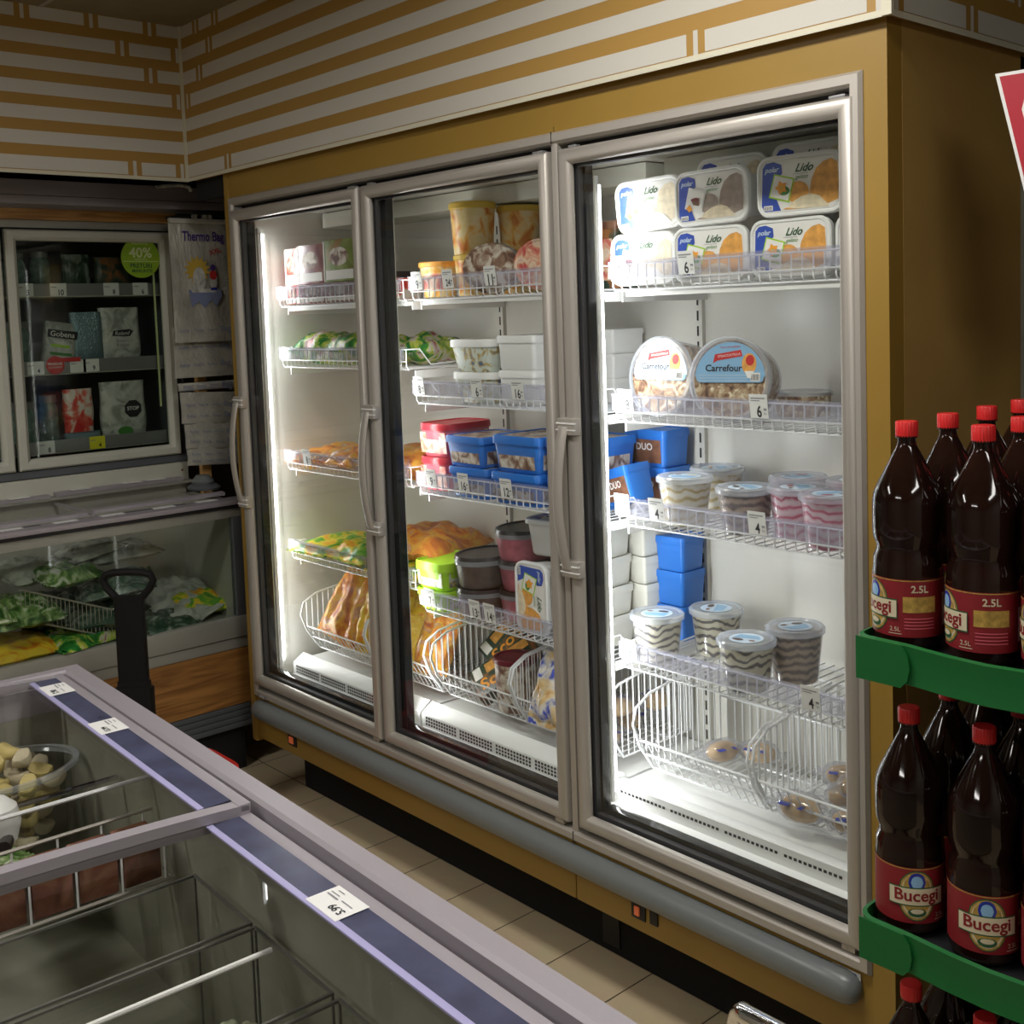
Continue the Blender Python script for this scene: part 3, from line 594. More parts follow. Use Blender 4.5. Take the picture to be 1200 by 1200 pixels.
# ---------------------------------------------------------------- wire baskets
def wire_basket(x0, x1, label, zt=0.775, dense=0.022):
    t = thing('wire_basket', label, 'basket', ((x0 + x1) / 2, 0.3, 0.52), group='white wire baskets on the freezer deck')
    m = M(); hw = (x1 - x0) / 2; yf, yb = -0.155, 0.17; r = 0.0019; H = 0.23
    # side outline: tall at the back, sloping down to a low front lip
    side = [(yb, H), (yf + 0.05, H - 0.035), (yf, H - 0.06), (yf - 0.012, H - 0.10), (yf + 0.01, 0.07), (yf + 0.06, 0.0)]
    for s in (-hw, hw):
        m.tube([(s, y, z) for y, z in side], r * 1.8, 'white_wire', 6)
        m.tube([(s, yf + 0.06, 0.0), (s, yb, 0.0), (s, yb, H)], r * 1.5, 'white_wire', 6)
        n = int((yb - yf - 0.01) / dense)
        for i in range(n):
            y = yf + 0.012 + i * (yb - yf - 0.012) / n
            zt_ = H - 0.035 - (-0.105 - y) / 0.05 * 0.025 if y < -0.105 else H - 0.035 + (y + 0.105) / 0.275 * 0.035
            zb_ = 0.0 if y > yf + 0.06 else 0.07 * (1 - (y - yf - 0.01) / 0.05)
            m.tube([(s, y, max(0, zb_)), (s, y, zt_)], r, 'white_wire', 5)
    n = int(2 * hw / 0.024)
    for i in range(n + 1):
        x = -hw + 2 * hw * i / n
        m.tube([(x, yf + 0.010, 0.085), (x, yf + 0.06, 0.0), (x, yb, 0.0), (x, yb, H)], r, 'white_wire', 5)
    for (y, z) in ((yf + 0.008, 0.087), (yf + 0.03, 0.045), (yb, H), (yb, 0.12), (0.0, -0.002), (0.09, -0.002), (yf + 0.06, 0.0)):
        m.tube([(-hw, y, z), (hw, y, z)], r * 1.5, 'white_wire', 6)
    for s in (-hw * 0.9, hw * 0.9):
        m.tube([(s, 0.05, 0.0), (s, 0.05, -0.03), (s, 0.12, -0.03), (s, 0.12, 0.0)], r * 1.3, 'white_wire', 5)
    m.build('wires', t)
    return t
wire_basket(0.09, 0.475, 'white wire basket on the freezer deck behind the left door, holding orange bags')
wire_basket(0.485, 0.80, 'white wire basket half hidden behind the stile between the left and middle doors')
wire_basket(0.835, 1.19, 'white wire basket behind the middle door holding a dark box and a round tub')
wire_basket(1.20, 1.555, 'white wire basket at the right end behind the middle door, with clear bread bags')
wire_basket(1.66, 2.005, 'white wire basket behind the right door, nearly empty with two rolls at its back')
wire_basket(2.02, 2.37, 'rightmost white wire basket behind the right door, holding wrapped rolls')

# ================================================================ FOOD
# ---- tubs lying on their side with the printed lid facing out
def lid_tub(name, label, flavour, loc, rot=(0, 0, 0), art=True, group=None):
    t = thing(name, label, 'ice cream tub', loc, group=group, rot=rot)
    W, H, D = 0.198, 0.124, 0.105
    m = M(); rg = lambda w_, h_, r_, y: [(x, y, H / 2 + z) for x, z in ring_r(w_, h_, r_, 5)]
    m.loft([rg(W - 0.014, H - 0.014, 0.026, 0.010), rg(W - 0.034, H - 0.034, 0.020, D - 0.006), rg(W - 0.046, H - 0.046, 0.016, D)], 'white_plastic'); m.build('body', t)
    m = M(); m.loft([rg(W, H, 0.030, 0.014), rg(W, H, 0.030, 0.003), rg(W - 0.005, H - 0.005, 0.028, 0.0), rg(W - 0.014, H - 0.014, 0.025, 0.0), rg(W - 0.017, H - 0.017, 0.024, 0.002)], 'white_plastic'); m.build('lid', t)
    m = M(); fn = F_front(0, 0.0015, H / 2); cr = {'peach': ('peach_print', 'cream_print', 'white_print'), 'vanilla': ('vanilla_print', 'white_print', 'white_print'), 'choc': ('greybrown_print', 'vanilla_print', 'lavender_print')}[flavour]
    w2, h2 = W / 2 - 0.011, H / 2 - 0.011
    m.poly(ring_r(2 * w2, 2 * h2, 0.020, 5), 'white_print', fn, 0.0003)
    m.poly([(-w2 + .001, -h2 + .014), (-w2 + .008, -h2 + .002), (-w2 + .046, -h2 + .002), (-w2 + .036, -0.026), (-w2 + .030, -0.005), (-w2 + .036, 0.010), (-w2 + .050, 0.026), (-w2 + .048, h2 - .008), (-w2 + .030, h2 - .001), (-w2 + .012, h2 - .003), (-w2 + .004, h2 - .012)], 'blue_print', fn, 0.0007)
    m.rect(-w2 + .006, -w2 + .027, -h2 + .004, -h2 + .014, 'white_print', fn, 0.0011)
    for k in range(6): m.rect(-w2 + .008 + k * .003, -w2 + .0093 + k * .003, -h2 + .005, -h2 + .012, 'ink', fn, 0.0015)
    m.text('polar', -w2 + .026, h2 - .018, 0.034, 'pale_blue_print', fn, 0.0012, shear=0.3, bold=True)
    m.text('Lido', 0.012, h2 - .018, 0.042, 'label_green', fn, 0.0012, shear=0.5, bold=True); m.rect(-0.014, 0.020, h2 - .0300, h2 - .0292, 'ink_grey', fn, 0.0011)
    m.text('gelato', 0.006, h2 - .037, 0.030, 'green_print', fn, 0.0012, shear=0.4)
    # scoops
    m.poly([(0.022, -0.022), (0.028, 0.008), (0.038, 0.028), (0.054, 0.040), (0.072, 0.044), (w2 - .003, 0.036), (w2 - .001, 0.0), (w2 - .002, -0.036), (0.06, -0.044)], cr[0], fn, 0.0008)
    m.poly([(-0.030, -h2 + .003), (-0.018, -0.035), (0.004, -0.024), (0.026, -0.020), (0.045, -0.026), (0.060, -0.040), (0.066, -h2 + .003)], cr[1], fn, 0.0012)
    m.poly([(-0.038, -h2 + .004), (-0.030, -0.044), (-0.008, -0.047), (0.012, -h2 + .003)], cr[0], fn, 0.0015)
    m.ell(-0.004, -0.015, 0.026, 0.022, cr[0], fn, 0.0010)
    # little square picture
    c_, s_ = math.cos(-0.28), math.sin(-0.28); sq = lambda k: [(-0.040 + (x * c_ - y * s_) * k, -0.004 + (x * s_ + y * c_) * k) for x, y in ((-1, -1), (1, -1), (1, 1), (-1, 1))]
    m.poly(sq(0.0245), 'lime' if flavour == 'peach' else 'paper', fn, 0.0014); m.poly(sq(0.0215), 'white_print', fn, 0.0018)
    if flavour == 'peach':
        m.ell(-0.034, -0.010, 0.013, 0.009, 'green_print', fn, 0.0021)
        m.poly([(-0.040 + (0.015 if i % 2 else 0.009) * math.cos(i * PI / 5), -0.003 + (0.015 if i % 2 else 0.009) * math.sin(i * PI / 5)) for i in range(10)], 'orange_print', fn, 0.0024); m.ell(-0.040, -0.003, 0.004, 0.004, 'sun_yellow', fn, 0.0027)
    else:
        m.poly([(-0.052, -0.002), (-0.028, -0.006), (-0.030, -0.018), (-0.046, -0.014)], 'brown_print', fn, 0.0021); m.ell(-0.040, -0.003, 0.012, 0.004, 'maroon_plastic', fn, 0.0024)
        m.poly([(-0.066, -0.020), (-0.056, -0.012), (-0.048, -0.024), (-0.058, -0.030)], 'orange_print', fn, 0.0021)
    m.build('lid_label', t, smooth=False)
    return t
G1 = 'printed ice cream tubs on the top shelf'
S1 = 1.7255
L1 = lid_tub('ice_cream_tub', 'vanilla ice cream tub at the left end of the lower row of printed tubs', 'vanilla', (1.700, 0.165, S1), (0, 0, 0.06), group=G1)
L2 = lid_tub('ice_cream_tub', 'peach ice cream tub in the middle of the lower row of printed tubs', 'peach', (1.907, 0.160, S1), (0, 0, 0.10), group=G1)
dup(L2, (2.125, 0.155, S1), rot=(0, 0, 0.04), label='peach ice cream tub at the right end of the lower row on the top shelf')
dup(L1, (1.723, 0.170, S1 + 0.126), rot=(0.06, -0.04, 0.06), label='vanilla ice cream tub stacked at the left of the upper tub row')
lid_tub('ice_cream_tub', 'grey-brown chocolate ice cream tub in the middle of the upper row of tubs', 'choc', (1.918, 0.155, S1 + 0.126), (0, -0.02, 0.06), group=G1)
dup(L2, (2.155, 0.150, S1 + 0.126), rot=(0, 0, 0.08), label='peach ice cream tub at the right of the upper row, beside the door frame', scale=1.03)
dup(L2, (2.330, 0.175, S1), rot=(0, 0, 0.15), label='ice cream tub half hidden by the right door frame on the top shelf')
# the ones behind, lids away
for x, y, z, l in ((1.80, 0.33, S1 + 0.0, 'white ice cream tub lying at the back of the top shelf, lower left'), (2.02, 0.33, S1, 'white ice cream tub at the back of the top shelf, lower middle'), (2.23, 0.33, S1, 'white ice cream tub at the back of the top shelf, lower right'), (1.880, 0.278, 1.893, 'white ice cream tub with blue label on top of the pile behind the chocolate tub'), (2.095, 0.278, 1.900, 'white ice cream tub topmost behind the upper right peach tub')):
    dup(L1, (x, y, z), rot=(0, 0, 0.05), label=l)

# ---- big round tubs on their side
def round_tub(label, loc, rot, bright):
    t = thing('round_ice_cream_tub', label, 'ice cream tub', loc, rot=rot, group='large round tubs standing on edge'); Rr = 0.098; D = 0.115
    fz_ = lambda x, y, z: (x, z, Rr + y)      # ring plane XZ, axis Y
    m = M(); m.lathe([(Rr - 0.007, 0.006), (Rr - 0.010, 0.02), (Rr - 0.018, D)], 'stracciatella', 36, fn=fz_); m.build('ice_cream', t)
    m = M(); m.lathe([(Rr, 0.012), (Rr, 0.0), (Rr - 0.004, -0.004), (Rr - 0.010, -0.004), (Rr - 0.013, 0.0)], 'clear_lid', 36, cap0=False, cap1=False, fn=fz_)
    m.lathe([(Rr - 0.005, 0.013), (Rr - 0.014, D + 0.002)], 'clear_plastic', 36, cap0=False, fn=fz_); m.build('clear_shell', t)
    m = M(); fn = F_front(0, 0.003, Rr); rr = Rr - 0.014
    pts = [(rr * math.cos(a), rr * math.sin(a)) for a in [PI * (-0.06) + (PI * 1.12) * i / 24 for i in range(25)]]
    m.poly([(rr * math.cos(a), rr * math.sin(a)) for a in [PI * 0.02 + PI * 0.96 * i / 24 for i in range(25)]], 'light_blue_print' if bright else 'pale_blue_print', fn, 0.0008)
    m.poly([(-rr * 0.97, 0.006), (rr * 0.97, 0.006), (rr * 0.94, -0.004), (rr * 0.86, -0.008), (-rr * 0.86, -0.008), (-rr * 0.94, -0.004)], 'light_blue_print', fn, 0.0009)
    for k in range(3): m.rect(-rr * 0.9, rr * 0.5, 0.008 - k * 0.006, 0.0086 - k * 0.006, 'white_print', fn, 0.0014)
    m.text('Carrefour', -0.014, 0.025, 0.088, 'ink', fn, 0.0014, bold=True)
    m.poly([(-0.036, 0.056), (0.026, 0.066), (0.030, 0.052), (-0.030, 0.042), (-0.040, 0.036)], 'red_ink', fn, 0.0014); m.text('STRACCIATELLA', -0.002, 0.054, 0.054, 'white_print', fn, 0.0018, rot=0.12)
    m.text('Taste of tradition', 0.0, 0.073, 0.048, 'red_ink', fn, 0.0018, rot=0.05)
    m.ell(0.046, 0.034, 0.017, 0.024, 'peach_print', fn, 0.0014); m.ell(0.048, 0.042, 0.010, 0.012, 'red_ink', fn, 0.0018); m.poly([(0.036, 0.018), (0.058, 0.018), (0.052, 0.002), (0.043, 0.002)], 'white_print', fn, 0.0018)
    m.rect(0.050, 0.072, -0.005, 0.014, 'white_print', fn, 0.0014)
    for k in range(7): m.rect(0.052 + k * .0027, 0.0533 + k * .0027, -0.003, 0.011, 'ink', fn, 0.0018)
    m.build('lid_label', t, smooth=False); return t
round_tub('round tub on edge with washed-out label, left of the two on the second shelf', (1.705, 0.200, 1.408), (-0.10, 0, 0.02), False)
round_tub('round tub on edge with clear blue label, right of the two on the second shelf', (1.935, 0.180, 1.408), (-0.12, 0, 0.30), True)
m = M(); m.lathe([(0.060, 0), (0.066, 0.05)], 'stracciatella', 28); t = thing('round_tub', 'low round dark tub at the back, right of the two big round tubs', 'ice cream tub', (1.985, 0.40, 1.408)); m.build('ice_cream', t)
m = M(); m.lathe([(0.069, 0.048), (0.069, 0.056), (0.062, 0.058)], 'clear_lid', 28); m.build('lid', t)

# ---- swirl cups
def cup(label, sw, loc, rz=0, top=None, group='clear cups of swirled ice cream', h=0.118, r0=0.050, r1=0.064):
    t = thing('ice_cream_cup', label, 'ice cream cup', loc, rz, group)
    m = M(); m.lathe([(r0 * 0.96, 0.001), (r0, 0.006), (r1 - 0.003, h - 0.014)], sw, 32); m.build('ice_cream', t)
    m = M(); m.lathe([(r0 + 0.001, 0.0), (r1, h - 0.008)], 'wrap', 32, cap0=False, cap1=False); m.build('clear_cup', t)
    m = M(); m.lathe([(r1 + 0.001, h - 0.016), (r1 + 0.005, h - 0.014), (r1 + 0.005, h - 0.004), (r1 + 0.001, h), (r1 - 0.004, h), (r1 - 0.008, h - 0.004)], 'clear_lid', 32, cap0=False); m.build('lid', t)
    m = M(); fn = F_top(0, 0, h - 0.0032); m.ell(0, 0, r1 * 0.62, r1 * 0.62, 'pale_blue_print', fn); m.poly([(-0.034, -0.004), (0.030, 0.008), (0.026, -0.022), (-0.020, -0.026)], 'light_blue_print', fn, 0.0008); m.ell(0.012, 0.018, 0.014, 0.008, top or 'choc', fn, 0.0012); m.ell(-0.022, 0.014, 0.008, 0.005, 'brown_print', fn, 0.0012); m.build('lid_label', t, smooth=False)
    return t
S4 = 0.794; S3 = 1.151
c1 = cup('chocolate swirl cup nearest the left end of the fourth shelf', 'swirl_choc', (1.655, 0.235, S4), 0.4)
dup(c1, (1.735, 0.37, S4), 1.9, 'chocolate swirl cup standing at the back between the left and front cups')
dup(c1, (1.955, 0.205, S4), 3.3, 'chocolate swirl cup nearest the shelf front on the fourth shelf')
cup('brown caramel swirl cup, tallest and furthest right on the fourth shelf', 'swirl_brown', (2.005, 0.325, S4), 1.0, h=0.130)
c2 = cup('vanilla caramel swirl cup at the front left of the third shelf', 'swirl_cream', (1.765, 0.225, S3), 0.3, 'cream_print')
dup(c2, (1.735, 0.385, S3), 2.2, 'vanilla caramel swirl cup at the back left of the third shelf')
cup('coffee swirl cup between the vanilla and pink cups on the third shelf', 'swirl_brown', (1.945, 0.225, S3), 2.5, h=0.108)
c3 = cup('pink strawberry swirl cup behind the front pink ones, furthest left of them', 'swirl_pink', (1.985, 0.375, S3), 0.8, 'berry')
dup(c3, (2.075, 0.245, S3), 2.1, 'pink strawberry swirl cup in the front row, left of the foremost one')
dup(c3, (2.185, 0.205, S3), 4.0, 'foremost pink strawberry swirl cup beside the right door frame')
dup(c3, (2.125, 0.40, S3), 5.0, 'pink strawberry swirl cup at the back behind the foremost pink cup')
dup(c3, (2.31, 0.30, S3), 5.6, 'pink strawberry swirl cup hidden mostly by the right door frame')
m = M(); m.lathe([(0.045, 0), (0.058, 0.10), (0.060, 0.103)], 'clear_lid', 24); t = thing('ice_cream_cup', 'pale cup just showing at the right edge of the fourth shelf', 'ice cream cup', (2.235, 0.36, S4)); m.build('clear_cup', t)

# ---- rectangular tubs standing upright
def box_tub(name, label, loc, W, D, H, body, lid, rz=0.0, group=None, art=None, r=0.018, lidart=None, taper=0.88, txt=None, clearlid=False, faces=(0, 1)):
    t = thing(name, label, 'ice cream tub', loc, rz, group)
    rg = lambda k, z: [(x, y, z) for x, y in ring_r(W * k, D * k, r * k, 4)]
    m = M(); m.loft([rg(taper - .03, 0), rg(taper, 0.005), rg(0.96, H - 0.016), rg(0.96, H - 0.010)], body); m.build('body', t)
    m = M(); m.loft([rg(1.0, H - 0.020), rg(1.0, H - 0.005), rg(0.98, H), rg(0.93, H), rg(0.92, H - 0.003)], lid); m.build('lid', t)
    if art:
        m = M()
        for s in faces:   # front and right faces
            if s == 0: fn = lambda u, v, h: (u, -D / 2 * (taper + (0.96 - taper) * v / H) - 0.0006 - h, v); hw = W * 0.38
            else: fn = lambda u, v, h: (W / 2 * (taper + (0.96 - taper) * v / H) + 0.0006 + h, u, v); hw = D * 0.36
            m.rect(-hw, hw, H * 0.12, H * 0.74, art, fn, 0.0)
            if txt: m.text(txt, 0, H * 0.55, hw * 1.0, 'white_print', fn, 0.0005, bold=True)
        m.build('side_label', t, smooth=False)
    if lidart:
        m = M(); m.poly([(x, y) for x, y in ring_r(W * 0.86, D * 0.84, r * 0.8, 4)], lidart, F_top(0, 0, H - 0.0025), 0.0004); m.build('lid_label', t, smooth=False)
    return t
# third shelf, middle bay
r1 = box_tub('ice_cream_tub', 'red ice cream tub, lower of the two stacked left of the blue ones', (0.830, 0.265, S3), 0.150, 0.20, 0.100, 'pink_plastic', 'red_plastic', 0.05, 'red rounded ice cream tubs', 'red_art', 0.045)
dup(r1, (0.832, 0.265, S3 + 0.100), 0.06, 'red ice cream tub, upper of the two stacked left of the blue ones')
b1 = box_tub('ice_cream_tub', 'blue ice cream tub with swirl label, lower left of the blue stack', (1.035, 0.235, S3), 0.170, 0.20, 0.088, 'blue_plastic', 'blue_plastic', 0.02, 'blue ice cream tubs', 'art_brown', 0.014, 'art_brown')
dup(b1, (1.025, 0.235, S3 + 0.088), -0.02, 'blue ice cream tub with swirl label, upper left of the blue stack')
dup(b1, (1.235, 0.235, S3), 0.02, 'blue ice cream tub at the lower right of the middle blue stack', scale=(1.12, 1, 1.0))
dup(b1, (1.245, 0.235, S3 + 0.088), 0.0, 'blue ice cream tub, upper right of the middle blue stack', scale=(1.12, 1, 1.15))
dup(b1, (1.425, 0.25, S3), 0.02, 'blue tub low in the stack seen just inside the right door', scale=(0.9, 1, 1))
dup(b1, (1.425, 0.25, S3 + 0.088), 0.0, 'blue tub on top of the stack seen just inside the right door', scale=(0.9, 1, 1.15))
b2 = box_tub('ice_cream_tub', 'large blue tub with brown label at the very back of the third shelf, lower one', (1.505, 0.42, S3), 0.150, 0.11, 0.10, 'blue_plastic', 'blue_plastic', 0.02, 'large blue ice cream tubs', 'brown_print', 0.014, txt='DUO', faces=(0,))
dup(b2, (1.505, 0.42, S3 + 0.10), 0.0, 'large blue tub with brown label at the back of the third shelf, upper one')
t = dup(b2, (1.545, 0.275, S3 + 0.022), rot=(0.0, -0.28, 0.1), label='blue tub leaning tilted in front of the back stack on the third shelf', scale=(0.62, 1, 0.95))
# second shelf middle bay
S2 = 1.419
f1 = box_tub('ice_cream_tub', 'flower-printed pale green tub, lower of two on the second shelf', (1.025, 0.265, S2), 0.185, 0.20, 0.088, 'flower_tub', 'white_plastic', 0.05, 'flower-printed pale tubs', None, 0.04, taper=0.82)
dup(f1, (1.022, 0.265, S2 + 0.088), 0.03, 'flower-printed pale green tub, upper of two on the second shelf', scale=(1.04, 1.04, 1.05))
w1 = box_tub('ice_cream_tub', 'plain white tub, lower of two right of the flower-printed tubs', (1.215, 0.27, S2), 0.150, 0.19, 0.095, 'white_plastic', 'white_plastic', 0.0, 'plain white square tubs', None, 0.012, taper=0.93)
dup(w1, (1.213, 0.27, S2 + 0.095), 0.03, 'plain white tub, upper of two right of the flower-printed tubs')
for k in range(3): dup(w1, (1.365, 0.41, 1.419 + 0.066 * k), 0.02, ['plain white tub at the bottom of the stack of three behind the centre mullion', 'plain white tub in the middle of the stack of three behind the centre mullion', 'plain white tub on top of the stack of three behind the centre mullion'][k], scale=(0.75, 0.7, 0.70))
# fourth shelf, middle bay and beyond
g1 = box_tub('ice_cream_tub', 'lime green ice cream tub, lower one beside the dark round tubs', (0.835, 0.225, S4), 0.150, 0.18, 0.062, 'lime', 'lime', 0.0, 'lime green tubs', 'flower_tub', 0.03)
dup(g1, (0.832, 0.225, S4 + 0.062), 0.03, 'lime green ice cream tub, upper one beside the dark round tubs', scale=(1, 1, 1.35))
def oval_tub(label, body, loc, group, rz=0.0, h=0.082, lid='dark_plastic', a=0.082, b=0.105):
    t = thing('oval_ice_cream_tub', label, 'ice cream tub', loc, rz, group)
    m = M(); m.loft([[(x * k, y * k, z) for x, y in ring_e(a, b, 28)] for k, z in ((0.84, 0), (0.87, 0.006), (0.96, h - 0.022))], body); m.build('body', t)
    m = M(); m.loft([[(x * k, y * k, z) for x, y in ring_e(a, b, 28)] for k, z in ((0.965, h - 0.024), (1.0, h - 0.022), (1.0, h - 0.010))], 'clear_lid', cap1=False); m.build('clear_rim', t)
    m = M(); m.loft([[(x * k, y * k, z) for x, y in ring_e(a, b, 28)] for k, z in ((0.99, h - 0.012), (1.0, h - 0.010), (0.97, h), (0.90, h), (0.88, h - 0.003))], lid); m.build('lid', t)
    return t
o1 = oval_tub('dark chocolate oval tub with black lid, lower one right of the lime tubs', 'choc', (0.988, 0.245, S4), 'dark oval tubs', h=0.085)
dup(o1, (0.985, 0.245, S4 + 0.087), 0.05, 'dark chocolate oval tub with black lid, upper one right of the lime tubs', scale=(1.03, 1.03, 1.1))
o2 = oval_tub('berry pink oval tub with black lid, bottom of the stack of three', 'berry', (1.115, 0.30, S4), 'berry pink oval tubs with black lids', h=0.088)
dup(o2, (1.112, 0.30, S4 + 0.088), 0.1, 'berry pink oval tub with black lid, middle of the stack of three')
dup(o2, (1.110, 0.30, S4 + 0.176), 0.05, 'berry pink oval tub with black lid, topmost of the stack of three', scale=(1.05, 1.05, 1.0))
t = dup(L2, (1.268, 0.165, S4), rot=(0, -PI / 2 + 0.0, 0.0), label='peach ice cream tub standing on its short end, fourth shelf behind the middle door')
t.location = (1.200, 0.160, S4 + 0.101)
t.rotation_euler = (0, PI / 2, 0.05)
t = dup(L1, (1.270, 0.15, S4 + 0.300), rot=(-PI / 2, 0, 0.18), label='white tub lying flat on top of the upright peach tub, middle bay')
t.location = (1.268, 0.235, S4 + 0.204 + 0.1)
wc = box_tub('ice_cream_tub', 'cream white tub', (1.450, 0.235, S4), 0.115, 0.17, 0.077, 'cream_plastic', 'cream_plastic', 0.0, 'cream white tubs stacked inside the right door', None, 0.012, taper=0.90)
wc['label'] = 'cream white tub, lowest of the front stack left inside the right door'
ord_ = ['lowest', 'second from the bottom', 'third from the bottom', 'topmost']
for k in range(1, 4): dup(wc, (1.450 - 0.002 * k, 0.235, S4 + 0.077 * k), 0.03 * k, 'cream white tub, %s of the front stack left inside the right door' % ord_[k])
for k in range(4): dup(wc, (1.478, 0.39, S4 + 0.074 * k), -0.03 * k, 'cream white tub, %s of the rear stack beside the blue tubs' % ord_[k], scale=(1.0, 0.7, 0.96))
b3 = box_tub('ice_cream_tub', 'plain blue tub', (1.572, 0.425, S4), 0.150, 0.11, 0.10, 'blue_plastic', 'blue_plastic', 0.0, 'plain blue tubs stacked behind the cream white ones', None, 0.014); b3['label'] = 'tall blue tub, bottom of three on the fourth shelf behind the cream white ones'; b3.scale = (0.66, 0.9, 0.92)
for k in range(1, 3): dup(b3, (1.572, 0.425, S4 + 0.092 * k), 0.04 * (k - 1), 'tall blue tub, %s of three on the fourth shelf behind the cream white ones' % ['bottom', 'middle', 'top'][k], scale=(0.66, 0.9, 0.92))
# top shelf, middle bay
def tall_cup(label, body, lid, loc, r0, r1, h, group, art=None):
    t = thing('round_tub', label, 'ice cream tub', loc, 0, group); m = M(); m.lathe([(r0, 0), (r0 + .002, .004), (r1 - .004, h - .014)], body, 28); m.build('body', t)
    m = M(); m.lathe([(r1 - .002, h - .016), (r1, h - .014), (r1, h - .003), (r1 - .004, h), (r1 - .010, h), (r1 - .012, h - .004)], lid, 28); m.build('lid', t)
    if art: m = M(); m.rect(-0.035, 0.035, h * 0.2, h * 0.75, art, F_cyl((r0 + r1) / 2 + 0.0015, 0, 0.5), 0.0, 8); m.build('side_label', t, smooth=True)
    return t
tall_cup('low round tub with tan lid at the left of the top shelf, middle bay', 'yellow_tub', 'peach_print', (0.800, 0.250, 1.725), 0.046, 0.062, 0.105, 'round tubs on the top shelf middle bay', 'red_art')
y3 = tall_cup('yellow round tub under the tall stacked one on the top shelf', 'yellow_tub', 'sun_yellow', (0.945, 0.28, 1.725), 0.056, 0.070, 0.118, 'yellow printed round tubs')
dup(y3, (0.925, 0.285, 1.725 + 0.118), 0.6, 'tall yellow round tub standing on another at the centre of the top shelf', scale=(1.0, 1.0, 1.3))
dup(y3, (1.015, 0.395, 1.725), 0.9, 'yellow round tub at the back of the top shelf, lower of two')
dup(y3, (1.00, 0.40, 1.725 + 0.118), 1.2, 'yellow round tub at the back of the top shelf, upper of two', scale=(0.95, 0.95, 1.2))
ov = oval_tub('oval tub with grey-brown lid standing on edge on the top shelf, middle bay', 'art_brown', (1.135, 0.19, 1.725), None, h=0.06, lid='art_brown', a=0.10, b=0.07); ov.rotation_euler = (PI / 2, 0, 0.15); ov.location = (1.110, 0.235, 1.725 + 0.071)
ov2 = oval_tub('oval tub with reddish lid standing on edge at the right of the top shelf', 'stracciatella', (1.29, 0.2, 1.725), None, h=0.06, lid='red_art', a=0.10, b=0.07); ov2.rotation_euler = (PI / 2, 0, 0.1); ov2.location = (1.315, 0.245, 1.725 + 0.071)
tall_cup('small round tub at the back right of the top shelf, middle bay', 'art_brown', 'maroon_plastic', (1.16, 0.42, 1.725), 0.05, 0.06, 0.13, None)
box_tub('food_box', 'small red and dark box at the very left of the top shelf, middle bay', (0.60, 0.235, 1.725), 0.12, 0.13, 0.085, 'pack_red', 'dark_plastic', 0.0, None, None, 0.006)
box_tub('food_pack', 'dark red and green pack behind the centre mullion on the top shelf', (1.47, 0.30, 1.725), 0.13, 0.10, 0.17, 'dark_art', 'meat_pack', 0.0, None, 'red_art', 0.01)

# ---- boxes of fish/meat on the top shelf, left bay
def carton(label, loc, W, D, H, mt, rz, group='printed cartons on the top shelf behind the left door'):
    t = thing('food_carton', label, 'carton', loc, rz, group); m = M(); m.box(-W / 2, W / 2, -D / 2, D / 2, 0, H, mt, 0.004); m.build('box', t)
    m = M(); fn = F_front(0, -D / 2, 0); m.rect(-W / 2 + .002, -W / 2 + .010, .003, H - .003, 'white_print', fn, .0006); m.rect(-W / 2 + .015, W / 2 - .01, H * .06, H * .28, 'white_print', fn, .0006)
    m.ell(0, H * .6, W * .30, H * .22, 'red_art' if 'red' in label else 'art_brown', fn, .0008)
    fn2 = lambda u, v, h: (W / 2 + h, u, v); m.rect(-D / 2 + .008, D / 2 - .008, H * .1, H * .9, 'white_print', fn2, .0006); m.build('print', t, smooth=False)
    return t
Z1 = 1.7255
carton('red and white carton, lower one at the far left of the top shelf', (0.085, 0.235, Z1), 0.085, 0.14, 0.062, 'pack_red', 0.0)
carton('red and white carton, upper one at the far left of the top shelf', (0.085, 0.235, Z1 + 0.063), 0.085, 0.14, 0.125, 'pack_red', 0.0)
carton('brown meat carton, lower one second from the left on the top shelf', (0.225, 0.225, Z1), 0.165, 0.14, 0.062, 'pack_purple', 0.02)
carton('brown meat carton, upper one second from the left on the top shelf', (0.225, 0.225, Z1 + 0.063), 0.165, 0.14, 0.13, 'pack_purple', 0.0)
carton('brown carton, lower one under the olive green carton', (0.415, 0.215, Z1), 0.185, 0.14, 0.062, 'pack_purple', 0.0)
carton('olive green and orange carton on top, third from the left on the top shelf', (0.415, 0.215, Z1 + 0.063), 0.185, 0.14, 0.135, 'pack_green', 0.0)

